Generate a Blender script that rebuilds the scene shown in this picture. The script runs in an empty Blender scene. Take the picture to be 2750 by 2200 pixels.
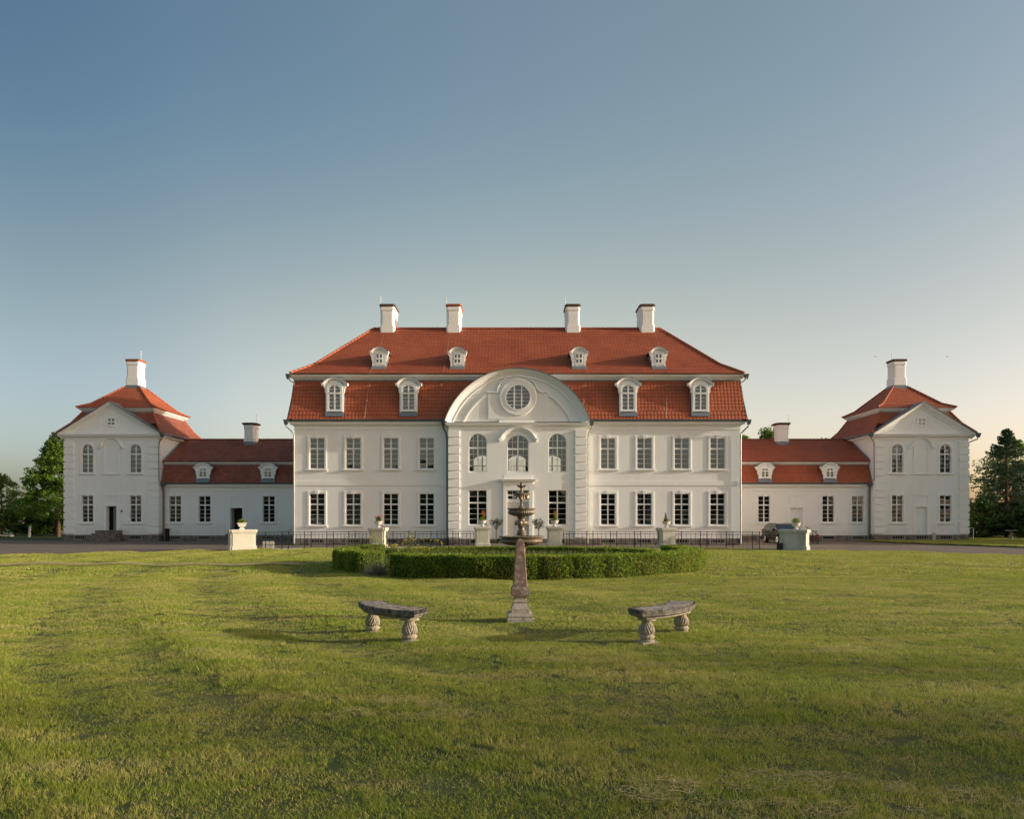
import bpy, math, random
import numpy as np
from mathutils import Vector, Matrix, noise
random.seed(7); rng = np.random.default_rng(7)
PI = math.pi; R = math.radians
S = bpy.context.scene; COL = S.collection

# ------------------------------------------------------------------ camera, sky, sun
cam_d = bpy.data.cameras.new('camera'); cam = bpy.data.objects.new('camera', cam_d); COL.objects.link(cam)
cam.location = (-0.38, 0.0, 2.0); cam.rotation_euler = (R(90), 0, 0)
cam_d.sensor_width = 36; cam_d.lens = 36 * 1950 / 2750; cam_d.shift_y = 290 / 2750
cam_d.clip_start = 0.1; cam_d.clip_end = 3000
S.camera = cam
SUN_EL, SUN_A = R(12.0), R(6.0)          # elevation, angle in front of the facade plane, light from the right
w = bpy.data.worlds.new('World'); S.world = w; w.use_nodes = True
nt = w.node_tree; nt.nodes.clear()
sky = nt.nodes.new('ShaderNodeTexSky'); sky.sky_type = 'NISHITA'; sky.sun_disc = False
sky.sun_elevation = SUN_EL; sky.sun_rotation = PI / 2 + SUN_A
sky.altitude = 50; sky.air_density = 1.0; sky.dust_density = 2.6; sky.ozone_density = 1.2
def _ramp(fac, stops):
    r = nt.nodes.new('ShaderNodeValToRGB'); r.color_ramp.interpolation = 'B_SPLINE'; e = r.color_ramp.elements
    while len(e) < len(stops): e.new(0.5)
    for q, (p, c) in zip(e, stops): q.position = p; q.color = (*[v / 2 for v in c], 1)
    nt.links.new(fac, r.inputs[0]); return r.outputs[0]
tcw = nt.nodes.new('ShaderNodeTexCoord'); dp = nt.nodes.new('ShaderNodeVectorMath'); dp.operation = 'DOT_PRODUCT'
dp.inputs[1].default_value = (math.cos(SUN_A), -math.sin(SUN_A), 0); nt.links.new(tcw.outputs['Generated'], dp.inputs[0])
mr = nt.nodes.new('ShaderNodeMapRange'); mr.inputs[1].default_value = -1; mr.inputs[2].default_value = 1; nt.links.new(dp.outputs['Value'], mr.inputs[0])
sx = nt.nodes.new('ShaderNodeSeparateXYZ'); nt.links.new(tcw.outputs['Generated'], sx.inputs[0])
# sky tint: paler sunward and low down, brightened opposite the sun as added fill
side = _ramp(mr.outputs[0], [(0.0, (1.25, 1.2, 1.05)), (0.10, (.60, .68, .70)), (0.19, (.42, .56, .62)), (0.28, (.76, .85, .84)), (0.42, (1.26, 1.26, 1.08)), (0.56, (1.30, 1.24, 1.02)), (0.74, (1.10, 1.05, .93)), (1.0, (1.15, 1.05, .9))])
lowL = _ramp(sx.outputs[2], [(0.0, (1.45, 1.38, 1.55)), (0.09, (1.95, 1.48, 1.55)), (0.24, (1.98, 1.38, 1.02)), (0.4, (1.18, 1.11, 1.02)), (0.52, (1.0, 1.0, 1.0)), (1.0, (1.0, 1.0, 1.0))])
lowR = _ramp(sx.outputs[2], [(0.0, (1.32, 1.18, 1.42)), (0.09, (1.36, 1.16, 1.30)), (0.24, (1.28, 1.06, .94)), (0.4, (1.06, 1.02, 1.0)), (0.52, (1.0, 1.0, 1.0)), (1.0, (1.0, 1.0, 1.0))])
sm = nt.nodes.new('ShaderNodeMapRange'); sm.interpolation_type = 'SMOOTHSTEP'; sm.inputs[1].default_value = 0.25; sm.inputs[2].default_value = 0.75; nt.links.new(mr.outputs[0], sm.inputs[0])
lm_ = nt.nodes.new('ShaderNodeMix'); lm_.data_type = 'RGBA'; nt.links.new(sm.outputs[0], lm_.inputs[0]); nt.links.new(lowL, lm_.inputs[6]); nt.links.new(lowR, lm_.inputs[7]); low = lm_.outputs[2]
def _mul(a, b, k):
    m = nt.nodes.new('ShaderNodeMix'); m.data_type = 'RGBA'; m.blend_type = 'MULTIPLY'; m.inputs[0].default_value = 1
    nt.links.new(a, m.inputs[6]); nt.links.new(b, m.inputs[7]); return m.outputs[2]
bg = nt.nodes.new('ShaderNodeBackground'); bg.inputs[1].default_value = 0.082 * 4
out = nt.nodes.new('ShaderNodeOutputWorld')
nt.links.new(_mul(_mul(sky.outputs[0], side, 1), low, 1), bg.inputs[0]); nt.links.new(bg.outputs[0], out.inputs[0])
sd = bpy.data.lights.new('sun', 'SUN'); sd.energy = 2.2; sd.angle = R(0.8); sd.color = (1.0, 0.905, 0.74)
sun = bpy.data.objects.new('sun', sd); COL.objects.link(sun)
sdir = Vector((math.cos(SUN_EL) * math.cos(SUN_A), -math.cos(SUN_EL) * math.sin(SUN_A), math.sin(SUN_EL)))
sun.rotation_euler = sdir.to_track_quat('Z', 'Y').to_euler(); sun.location = (60, -10, 20)
S.view_settings.view_transform = 'Standard'; S.view_settings.look = 'None'
S.view_settings.exposure = 1.20; S.view_settings.gamma = 1.0; S.view_settings.use_curve_mapping = False
S.cycles.max_bounces = 6; S.cycles.transparent_max_bounces = 12

# ------------------------------------------------------------------ materials
MATS = {}
def mat(name, col, rough=0.8, var=0.12, scale=3.0, bump=0.0, bscale=20.0, metal=0.0, col2=None, thr=(0.45, 0.6),
        island=0.0, trans=0.0, spec=0.3, streak=None, islcol=None, base=None, coord='pos', bdist=0.02):
    m = bpy.data.materials.new(name); m.use_nodes = True; t = m.node_tree; n = t.nodes; L = t.links
    b = n['Principled BSDF']; b.inputs['Roughness'].default_value = rough; b.inputs['Metallic'].default_value = metal
    b.inputs['Specular IOR Level'].default_value = spec
    g = n.new('ShaderNodeNewGeometry'); tc = n.new('ShaderNodeTexCoord')
    P = g.outputs['Position'] if coord == 'pos' else tc.outputs['Object']
    def nz(sc, det=4, rgh=0.6, vec=P):
        q = n.new('ShaderNodeTexNoise'); q.inputs['Scale'].default_value = sc; q.inputs['Detail'].default_value = det
        q.inputs['Roughness'].default_value = rgh; L.new(vec, q.inputs['Vector']); return q.outputs[0]
    def ramp(fac, a, c, lo, hi):
        r = n.new('ShaderNodeMapRange'); r.inputs[1].default_value = a; r.inputs[2].default_value = c
        r.inputs[3].default_value = lo; r.inputs[4].default_value = hi; L.new(fac, r.inputs[0]); return r.outputs[0]
    def mix(fac, a, c, mode='MIX'):
        x = n.new('ShaderNodeMix'); x.data_type = 'RGBA'; x.blend_type = mode
        for s, v in ((x.inputs[0], fac), (x.inputs[6], a), (x.inputs[7], c)):
            if hasattr(v, 'links') or isinstance(v, bpy.types.NodeSocket): L.new(v, s)
            elif isinstance(v, (int, float)): s.default_value = v
            else: s.default_value = (*v, 1)
        return x.outputs[2]
    c = col
    if col2 is not None: c = mix(ramp(nz(scale, 6), thr[0], thr[1], 0, 1), col, col2)
    if islcol is not None:
        c = mix(ramp(g.outputs['Random Per Island'], 0.0, 1.0, 0, 1), c, islcol)
    if var:
        v = n.new('ShaderNodeHueSaturation'); v.inputs['Value'].default_value = 1
        L.new(ramp(nz(scale * 2.3, 5), 0.25, 0.75, 1 - var, 1 + var), v.inputs['Value'])
        if isinstance(c, tuple): v.inputs['Color'].default_value = (*c, 1)
        else: L.new(c, v.inputs['Color'])
        c = v.outputs[0]
    if island:
        v = n.new('ShaderNodeHueSaturation'); L.new(ramp(g.outputs['Random Per Island'], 0, 1, 1 - island, 1 + island), v.inputs['Value'])
        if isinstance(c, tuple): v.inputs['Color'].default_value = (*c, 1)
        else: L.new(c, v.inputs['Color'])
        c = v.outputs[0]
    if streak:   # vertical weather streaks: (colour, strength)
        mp = n.new('ShaderNodeMapping'); mp.inputs['Scale'].default_value = (1.4, 1.4, 0.16); L.new(P, mp.inputs[0])
        s1 = ramp(nz(1.6, 5, 0.7, mp.outputs[0]), 0.52, 0.75, 0, streak[1])
        c = mix(s1, c, streak[0])
    if base:     # splash dirt just above the plinth: (colour, strength)
        sz = n.new('ShaderNodeSeparateXYZ'); L.new(P, sz.inputs[0])
        m1 = n.new('ShaderNodeMath'); m1.operation = 'MULTIPLY'; L.new(ramp(sz.outputs[2], 0.45, 1.5, base[1], 0), m1.inputs[0]); L.new(ramp(nz(1.3, 6, 0.7), 0.35, 0.7, 0.1, 1), m1.inputs[1])
        c = mix(m1.outputs[0], c, base[0])
    if isinstance(c, tuple): b.inputs['Base Color'].default_value = (*c, 1)
    else: L.new(c, b.inputs['Base Color'])
    if bump:
        bp = n.new('ShaderNodeBump'); bp.inputs['Strength'].default_value = bump; bp.inputs['Distance'].default_value = bdist
        L.new(nz(bscale, 6, 0.65), bp.inputs['Height']); L.new(bp.outputs[0], b.inputs['Normal'])
    if trans:
        tr = n.new('ShaderNodeBsdfTranslucent'); ms = n.new('ShaderNodeMixShader'); ms.inputs[0].default_value = trans
        if isinstance(c, tuple): tr.inputs[0].default_value = (*c, 1)
        else: L.new(c, tr.inputs[0])
        L.new(b.outputs[0], ms.inputs[1]); L.new(tr.outputs[0], ms.inputs[2]); L.new(ms.outputs[0], n['Material Output'].inputs[0])
    MATS[name] = m; return m

plaster = mat('plaster', (0.845, 0.85, 0.83), 0.85, 0.035, 0.35, 0.12, 6, streak=((0.68, 0.67, 0.63), 0.30), base=((0.50, 0.48, 0.43), 0.55), bdist=0.03)
trimw = mat('trim_white', (0.855, 0.855, 0.83), 0.75, 0.03, 1.2, 0.06, 12)
framew = mat('frame_white', (0.83, 0.83, 0.82), 0.45, 0.02, 2)
tile = mat('roof_tile', (0.385, 0.108, 0.050), 0.62, 0.07, 0.5, 0.1, 30, island=0.05, spec=0.3, col2=(0.335, 0.09, 0.045), thr=(0.42, 0.62))
tile_dark = mat('roof_tile_shaded', (0.27, 0.085, 0.05), 0.65, 0.16, 0.6, 0.1, 30, island=0.16, col2=(0.20, 0.068, 0.045), thr=(0.45, 0.7), spec=0.4)  # darker tile red: shade of the left-hand roofs put into the colour
deck = mat('roof_deck', (0.10, 0.035, 0.02), 0.9, 0.1)
lead = mat('lead_flashing', (0.20, 0.225, 0.25), 0.5, 0.15, 3, metal=0.35)
zinc = mat('zinc', (0.13, 0.145, 0.15), 0.42, 0.2, 3, metal=0.5)
pipew = mat('painted_pipe', (0.30, 0.31, 0.30), 0.4, 0.2, 2, metal=0.4)
granite = mat('granite', (0.21, 0.175, 0.155), 0.85, 0.3, 2.4, 0.5, 18, col2=(0.115, 0.10, 0.092), thr=(0.4, 0.6), coord='pos')
mortar = mat('mortar', (0.22, 0.205, 0.18), 0.95, 0.1)
capbrick = mat('chimney_cap', (0.13, 0.075, 0.055), 0.85, 0.35, 6, 0.5, 30, col2=(0.07, 0.055, 0.05), thr=(0.45, 0.6))
capred = mat('chimney_cap_red', (0.33, 0.095, 0.045), 0.75, 0.3, 6, 0.4, 30)
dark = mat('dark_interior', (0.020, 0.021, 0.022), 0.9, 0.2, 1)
dimwall = mat('dim_interior', (0.22, 0.21, 0.20), 0.9, 0.1, 1)
curtain = mat('curtain', (0.55, 0.53, 0.50), 0.9, 0.15, 2, streak=((0.35, 0.34, 0.32), 0.8))
iron = mat('wrought_iron', (0.018, 0.02, 0.02), 0.45, 0.3, 10, metal=0.3)
railgrey = mat('rail_grey', (0.32, 0.33, 0.34), 0.4, 0.1, metal=0.5)
pierm = mat('pier_plaster', (0.56, 0.54, 0.46), 0.85, 0.10, 1.5, 0.25, 25, streak=((0.30, 0.30, 0.25), 0.55))
piergrey = mat('pier_plaster_weathered', (0.52, 0.51, 0.46), 0.85, 0.12, 1.5, 0.25, 25, streak=((0.22, 0.23, 0.20), 0.85))
urnm = mat('urn_white', (0.58, 0.55, 0.49), 0.7, 0.1, 8, 0.15, 40)
asphalt = mat('asphalt', (0.15, 0.115, 0.092), 0.9, 0.22, 0.25, 0.35, 60, col2=(0.19, 0.15, 0.12), thr=(0.35, 0.7))
gravel = mat('paving', (0.20, 0.15, 0.115), 0.92, 0.3, 2.5, 0.6, 50, col2=(0.15, 0.12, 0.085), thr=(0.4, 0.6))
kerbm = mat('kerb_stone', (0.42, 0.40, 0.36), 0.85, 0.15, 3, 0.2, 30)
soil = mat('soil', (0.06, 0.08, 0.02), 0.95, 0.3, 0.8, 0.6, 30, col2=(0.09, 0.095, 0.032), thr=(0.45, 0.62))
fieldm = mat('field_ground', (0.05, 0.075, 0.022), 0.95, 0.3, 0.15, 0.4, 5)
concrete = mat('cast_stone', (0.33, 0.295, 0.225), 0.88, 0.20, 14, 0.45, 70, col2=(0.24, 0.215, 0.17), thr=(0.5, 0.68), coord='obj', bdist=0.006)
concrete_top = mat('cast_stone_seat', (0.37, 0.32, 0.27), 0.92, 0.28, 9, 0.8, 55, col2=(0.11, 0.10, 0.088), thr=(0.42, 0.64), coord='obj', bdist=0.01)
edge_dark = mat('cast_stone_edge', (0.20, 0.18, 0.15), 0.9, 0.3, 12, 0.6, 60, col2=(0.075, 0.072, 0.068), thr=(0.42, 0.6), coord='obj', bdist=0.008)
redstone = mat('obelisk_stone', (0.185, 0.125, 0.102), 0.88, 0.32, 9, 0.6, 60, col2=(0.38, 0.33, 0.28), thr=(0.46, 0.68), coord='obj', bdist=0.006)
palestone = mat('obelisk_base_stone', (0.40, 0.36, 0.305), 0.9, 0.22, 12, 0.5, 60, col2=(0.24, 0.165, 0.135), thr=(0.52, 0.7), coord='obj', bdist=0.006)
fount = mat('fountain_stone', (0.185, 0.145, 0.092), 0.38, 0.3, 7, 0.4, 50, col2=(0.085, 0.07, 0.05), thr=(0.42, 0.62), coord='obj', spec=0.5, bdist=0.008)
bark = mat('bark', (0.12, 0.075, 0.045), 0.95, 0.3, 6, 0.8, 30)
leaf_m = mat('maple_leaf', (0.125, 0.210, 0.028), 0.6, 0.2, 0.5, island=0.35, trans=0.35)
leaf_d = mat('dark_leaf', (0.070, 0.125, 0.026), 0.6, 0.2, 0.5, island=0.35, trans=0.3)
leaf_y = mat('light_leaf', (0.13, 0.19, 0.035), 0.6, 0.2, 0.5, island=0.35, trans=0.35)
needle = mat('spruce_needle', (0.050, 0.095, 0.045), 0.65, 0.2, 0.6, island=0.35, trans=0.15)
leaf_h = mat('hedge_leaf', (0.20, 0.29, 0.028), 0.55, 0.25, 1.0, island=0.55, trans=0.40, col2=(0.31, 0.31, 0.045), thr=(0.5, 0.68))
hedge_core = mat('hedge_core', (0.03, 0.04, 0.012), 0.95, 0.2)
leaf_o = mat('olive_leaf', (0.055, 0.075, 0.032), 0.5, 0.2, 3, island=0.4, trans=0.15)
weed = mat('weed_green', (0.10, 0.135, 0.035), 0.7, 0.2, 2, island=0.35, trans=0.35)
drybush = mat('dry_twigs', (0.24, 0.21, 0.17), 0.9, 0.2, 3, island=0.35)
yellow = mat('yellow_petal', (0.62, 0.50, 0.03), 0.6, 0.1, trans=0.3)
redp = mat('red_petal', (0.55, 0.03, 0.02), 0.6, 0.1, trans=0.2)
carp = mat('car_paint', (0.030, 0.026, 0.022), 0.22, 0.05, metal=0.4, spec=0.6)
black = mat('black_rubber', (0.015, 0.015, 0.015), 0.8, 0.1)
chrome = mat('bright_metal', (0.55, 0.55, 0.54), 0.25, 0.05, metal=0.9)
redpaint = mat('red_paint', (0.35, 0.02, 0.02), 0.3, 0.05)
carglass = mat('car_glass', (0.02, 0.026, 0.035), 0.06, 0.0, spec=0.9)
bluebox = mat('blue_plastic', (0.025, 0.03, 0.05), 0.5, 0.1)
doorw = mat('door_paint', (0.60, 0.575, 0.53), 0.6, 0.04, 2)
doorg = mat('door_grey', (0.22, 0.20, 0.17), 0.6, 0.1, 2)
bird = mat('bird_feather', (0.02, 0.02, 0.02), 0.8, 0)
woodm = mat('firewood', (0.10, 0.07, 0.05), 0.95, 0.4, 6, 0.5, 30)

def glassmat(name, refl, tcol):
    m = bpy.data.materials.new(name); m.use_nodes = True; t = m.node_tree; n = t.nodes; n.clear()
    gl = n.new('ShaderNodeBsdfGlossy'); gl.inputs['Roughness'].default_value = 0.015; gl.inputs[0].default_value = (0.84, 0.92, 1, 1)
    tr = n.new('ShaderNodeBsdfTransparent'); tr.inputs[0].default_value = (*tcol, 1)
    fr = n.new('ShaderNodeFresnel'); fr.inputs[0].default_value = refl
    mx = n.new('ShaderNodeMixShader'); o = n.new('ShaderNodeOutputMaterial')
    g = n.new('ShaderNodeNewGeometry'); q = n.new('ShaderNodeTexNoise'); q.inputs['Scale'].default_value = 1.7; q.inputs['Detail'].default_value = 1
    t.links.new(g.outputs['Position'], q.inputs['Vector'])
    bp = n.new('ShaderNodeBump'); bp.inputs['Strength'].default_value = 0.15; bp.inputs['Distance'].default_value = 0.01
    t.links.new(q.outputs[0], bp.inputs['Height']); t.links.new(bp.outputs[0], gl.inputs['Normal'])
    t.links.new(fr.outputs[0], mx.inputs[0]); t.links.new(tr.outputs[0], mx.inputs[1]); t.links.new(gl.outputs[0], mx.inputs[2])
    t.links.new(mx.outputs[0], o.inputs[0]); MATS[name] = m; return m
glass = glassmat('window_glass', 2.05, (0.62, 0.64, 0.66))
def watermat():
    m = bpy.data.materials.new('water'); m.use_nodes = True; b = m.node_tree.nodes['Principled BSDF']
    b.inputs['Base Color'].default_value = (0.75, 0.78, 0.8, 1); b.inputs['Roughness'].default_value = 0.05
    b.inputs['Transmission Weight'].default_value = 0.8; b.inputs['IOR'].default_value = 1.33; return m
water = watermat()

def grassmat():
    m = bpy.data.materials.new('grass_blade'); m.use_nodes = True; t = m.node_tree; n = t.nodes; L = t.links
    b = n['Principled BSDF']; b.inputs['Roughness'].default_value = 0.6; b.inputs['Specular IOR Level'].default_value = 0.25
    g = n.new('ShaderNodeNewGeometry'); P = g.outputs['Position']; oi = n.new('ShaderNodeObjectInfo')
    def nz(sc, det, vec=P):
        q = n.new('ShaderNodeTexNoise'); q.inputs['Scale'].default_value = sc; q.inputs['Detail'].default_value = det; q.inputs['Roughness'].default_value = 0.6
        L.new(vec, q.inputs['Vector']); return q.outputs[0]
    def rng_(f, a, c, lo, hi):
        r = n.new('ShaderNodeMapRange'); r.inputs[1].default_value = a; r.inputs[2].default_value = c; r.inputs[3].default_value = lo; r.inputs[4].default_value = hi
        L.new(f, r.inputs[0]); return r.outputs[0]
    def mx(f, a, c):
        x = n.new('ShaderNodeMix'); x.data_type = 'RGBA'
        for s, v in ((x.inputs[0], f), (x.inputs[6], a), (x.inputs[7], c)):
            if isinstance(v, bpy.types.NodeSocket): L.new(v, s)
            else: s.default_value = (*v, 1)
        return x.outputs[2]
    def add(a, c, op='ADD'):
        x = n.new('ShaderNodeMath'); x.operation = op
        for s, v in ((x.inputs[0], a), (x.inputs[1], c)):
            if isinstance(v, bpy.types.NodeSocket): L.new(v, s)
            else: s.default_value = v
        return x.outputs[0]
    isl = g.outputs['Random Per Island']
    green = mx(rng_(isl, 0, 0.7, 0, 1), (0.140, 0.235, 0.022), (0.375, 0.425, 0.068))
    mp = n.new('ShaderNodeMapping'); mp.inputs['Scale'].default_value = (0.45, 1.6, 1); L.new(P, mp.inputs[0])
    patch = rng_(add(nz(1.1, 4, mp.outputs[0]), rng_(nz(0.16, 3), 0.3, 0.7, -0.08, 0.08)), 0.44, 0.70, 0.08, 0.58)
    straw = add(isl, patch, 'LESS_THAN')
    # dry blades: those whose own random value is below the local dryness
    c = mx(straw, green, (0.60, 0.48, 0.22))
    L.new(c, b.inputs['Base Color'])
    tr = n.new('ShaderNodeBsdfTranslucent'); L.new(c, tr.inputs[0]); ms = n.new('ShaderNodeMixShader'); ms.inputs[0].default_value = 0.35
    L.new(b.outputs[0], ms.inputs[1]); L.new(tr.outputs[0], ms.inputs[2]); L.new(ms.outputs[0], n['Material Output'].inputs[0])
    return m
grass_m = grassmat()

# ------------------------------------------------------------------ mesh helpers
class MB:
    def __init__(s): s.v = []; s.f = []
    def add(s, vs, fs):
        o = len(s.v); s.v.extend([tuple(p) for p in vs]); s.f.extend([tuple(i + o for i in f) for f in fs])
    def box(s, x0, x1, y0, y1, z0, z1):
        s.add([(x0, y0, z0), (x1, y0, z0), (x1, y1, z0), (x0, y1, z0), (x0, y0, z1), (x1, y0, z1), (x1, y1, z1), (x0, y1, z1)],
              [(0, 3, 2, 1), (4, 5, 6, 7), (0, 1, 5, 4), (1, 2, 6, 5), (2, 3, 7, 6), (3, 0, 4, 7)]); return s
    def prism(s, poly, y0, y1):                    # poly in x,z; extruded along y
        n = len(poly); a = sum(poly[i][0] * poly[(i + 1) % n][1] - poly[(i + 1) % n][0] * poly[i][1] for i in range(n))
        if a < 0: poly = poly[::-1]
        s.add([(x, y0, z) for x, z in poly] + [(x, y1, z) for x, z in poly],
              [tuple(range(n)), tuple(range(2 * n - 1, n - 1, -1))] + [(i, i + n, (i + 1) % n + n, (i + 1) % n) for i in range(n)]); return s
    def sweep(s, path, prof, mp=lambda a, b, h: (a, -h, b), closed=False, caps=True, endn=None):
        P = [Vector(p) for p in path]; n = len(P); rings = []
        for i in range(n):
            d0 = (P[i] - P[i - 1]) if (i > 0 or closed) else None
            d1 = (P[(i + 1) % n] - P[i]) if (i < n - 1 or closed) else None
            ns = [Vector((-d.y, d.x)).normalized() for d in (d0, d1) if d is not None and d.length > 1e-9]
            m = sum(ns, Vector((0, 0))); m.normalize(); m = m / max(0.3, m.dot(ns[0]))
            if endn and not closed and i == 0: m = Vector(endn[0])
            if endn and not closed and i == n - 1: m = Vector(endn[1])
            rings.append([mp(P[i].x + m.x * a, P[i].y + m.y * a, h) for a, h in prof])
        k = len(prof); vs = [p for r in rings for p in r]; fs = []
        for i in range(n if closed else n - 1):
            j = (i + 1) % n
            for q in range(k):
                q2 = (q + 1) % k; fs.append((i * k + q, i * k + q2, j * k + q2, j * k + q))
        if caps and not closed: fs.append(tuple(range(k))[::-1]); fs.append(tuple((n - 1) * k + q for q in range(k)))
        s.add(vs, fs); return s
    def tube(s, pts, r, n=6, r2=None, cap=True):
        pts = [Vector(p) for p in pts]; vs = []; fs = []; m = len(pts); up = None
        for i, p in enumerate(pts):
            d = (pts[min(i + 1, m - 1)] - pts[max(i - 1, 0)]).normalized()
            if up is None: up = Vector((0, 0, 1)) if abs(d.z) < 0.9 else Vector((1, 0, 0))
            a = d.cross(up).normalized(); up = a.cross(d).normalized()
            rr = r[i] if isinstance(r, (list, tuple)) else (r if r2 is None else r + (r2 - r) * i / (m - 1))
            for k in range(n):
                t = 2 * PI * k / n; vs.append(p + a * math.cos(t) * rr + up * math.sin(t) * rr)
        for i in range(m - 1):
            for k in range(n): k2 = (k + 1) % n; fs.append((i * n + k, i * n + k2, (i + 1) * n + k2, (i + 1) * n + k))
        if cap: fs.append(tuple(range(n))[::-1]); fs.append(tuple((m - 1) * n + k for k in range(n)))
        s.add(vs, fs); return s
    def lathe(s, prof, n=24, c=(0, 0, 0), rf=None, a0=0.0):
        vs = []; fs = []; m = len(prof)
        for i, (r, z) in enumerate(prof):
            for k in range(n):
                t = 2 * PI * k / n + a0; q = r if rf is None else rf(r, z, t, i)
                vs.append((c[0] + q * math.cos(t), c[1] + q * math.sin(t), c[2] + z))
        for i in range(m - 1):
            for k in range(n): k2 = (k + 1) % n; fs.append((i * n + k, i * n + k2, (i + 1) * n + k2, (i + 1) * n + k))
        fs.append(tuple(range(n))[::-1]); fs.append(tuple((m - 1) * n + k for k in range(n)))
        s.add(vs, fs); return s
    def mesh(s, name, m, smooth=False):
        me = bpy.data.meshes.new(name); me.from_pydata(s.v, [], s.f); me.update()
        me.materials.append(m)
        if smooth:
            me.polygons.foreach_set('use_smooth', [True] * len(me.polygons)); me.set_sharp_from_angle(angle=R(38))
        return me
def part(name, me, parent=None, loc=(0, 0, 0), rot=0.0, label=None, kind=None, mat_=None, smooth=False):
    if isinstance(me, MB): me = me.mesh(name, mat_, smooth)
    o = bpy.data.objects.new(name, me); COL.objects.link(o); o.location = loc
    if rot: o.rotation_euler = (0, 0, rot)
    if parent: o.parent = parent
    if label: o['label'] = label
    if kind: o['kind'] = kind
    return o
def tag(o, label, cat=None, group=None, kind=None):
    if label: o['label'] = label
    if cat: o['category'] = cat
    if group: o['group'] = group
    if kind: o['kind'] = kind
    return o
def thing(name, label, cat, loc=(0, 0, 0), rot=0.0, group=None):
    o = bpy.data.objects.new(name, None); COL.objects.link(o); o.location = loc; o.rotation_euler = (0, 0, rot)
    o.empty_display_size = 0.3; return tag(o, label, cat, group)
def copy_tree(o, parent=None):
    c = o.copy(); COL.objects.link(c); c.parent = parent
    for ch in list(o.children): copy_tree(ch, c)
    return c
def npmesh(name, verts, faces, m, smooth=False):      # verts (N,3), faces (M,k)
    me = bpy.data.meshes.new(name); N = len(verts); M_, k = faces.shape
    me.vertices.add(N); me.vertices.foreach_set('co', np.ascontiguousarray(verts, dtype=np.float32).ravel())
    me.loops.add(M_ * k); me.loops.foreach_set('vertex_index', np.ascontiguousarray(faces, dtype=np.int32).ravel())
    me.polygons.add(M_); me.polygons.foreach_set('loop_start', np.arange(0, M_ * k, k, dtype=np.int32))
    me.polygons.foreach_set('loop_total', np.full(M_, k, dtype=np.int32))
    me.update(calc_edges=True); me.materials.append(m); return me
def leaves(name, P, size, m, up=0.3, aspect=0.55, nrm=None):    # one rhombic leaf per point
    P = np.asarray(P, dtype=float); N = len(P); g = np.random.default_rng(N)
    d = g.normal(size=(N, 3)); d[:, 2] += up * 1.0; d /= np.linalg.norm(d, axis=1)[:, None]
    e = g.normal(size=(N, 3)); e -= (e * d).sum(1)[:, None] * d; e /= np.linalg.norm(e, axis=1)[:, None]
    s = (size * g.uniform(0.6, 1.3, N))[:, None]; f = np.cross(d, e)
    V = np.stack([P - e * s, P + f * s * aspect + d * s * 0.15, P + e * s, P - f * s * aspect + d * s * 0.15], 1).reshape(-1, 3)
    return npmesh(name, V, np.arange(4 * N).reshape(N, 4), m)
def lerp(a, b, t): return a + (b - a) * t

# ------------------------------------------------------------------ ground
def ell_lawn(x, y):    # gentle relief of the mown lawn
    r = math.hypot(x - 26, y - 36)
    return 0.055 + (0.005 + 0.020 * max(0, min(1, (6 - x) / 10))) * math.sin(r * 2.1 + 0.5 * math.sin(x * 0.31)) + .012 * max(0, min(1, (1.5 - x) / 4)) * max(0, min(1, (16 - y) / 5)) * math.sin(r * 4.6 + 1.2 * math.sin(x * .5)) + 0.035 * (noise.noise(Vector((x * 0.3, y * 0.3, 0))))
LC, LR = (0.0, 7.4), 40.1
def in_hedge(x, y, m=0): return (x / (7.35 + m)) ** 2 + ((y - 29.1) / (6.2 + m)) ** 2 < 1
part('ground', MB().box(-900, 900, -400, 1500, -3, -0.03), mat_=fieldm, kind='structure')
part('asphalt_drive', MB().box(-90, 90, 30, 110, -0.5, 0.0), mat_=asphalt, kind='structure')
mb = MB(); step = 0.35; xs = np.arange(-46, 46.01, step); ys = np.arange(0, 48.01, step); idx = {}
for i, x in enumerate(xs):
    for j, y in enumerate(ys):
        dx, dy = x - LC[0], y - LC[1]; r = math.hypot(dx, dy)
        if r < LR + step * 1.01:
            px, py = (x, y) if r <= LR else (LC[0] + dx / r * LR, LC[1] + dy / r * LR)
            idx[(i, j)] = len(mb.v); mb.v.append((px, py, ell_lawn(px, py)))
for (i, j), a in idx.items():
    q = [idx.get(k) for k in ((i, j), (i + 1, j), (i + 1, j + 1), (i, j + 1))]
    if None not in q: mb.f.append(tuple(q))
part('lawn', mb, mat_=soil, kind='structure', smooth=True)
# lawn skirt edge
ring = [(LC[0] + LR * math.cos(t), LC[1] + LR * math.sin(t)) for t in np.linspace(-0.2, PI + 0.2, 90)]
part('lawn_edge', MB().sweep(ring, [(-0.02, -0.3), (-0.02, 0.035), (0.06, 0.035), (0.06, -0.3)], mp=lambda a, b, h: (a, b, h)), mat_=soil, kind='structure')
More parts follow.
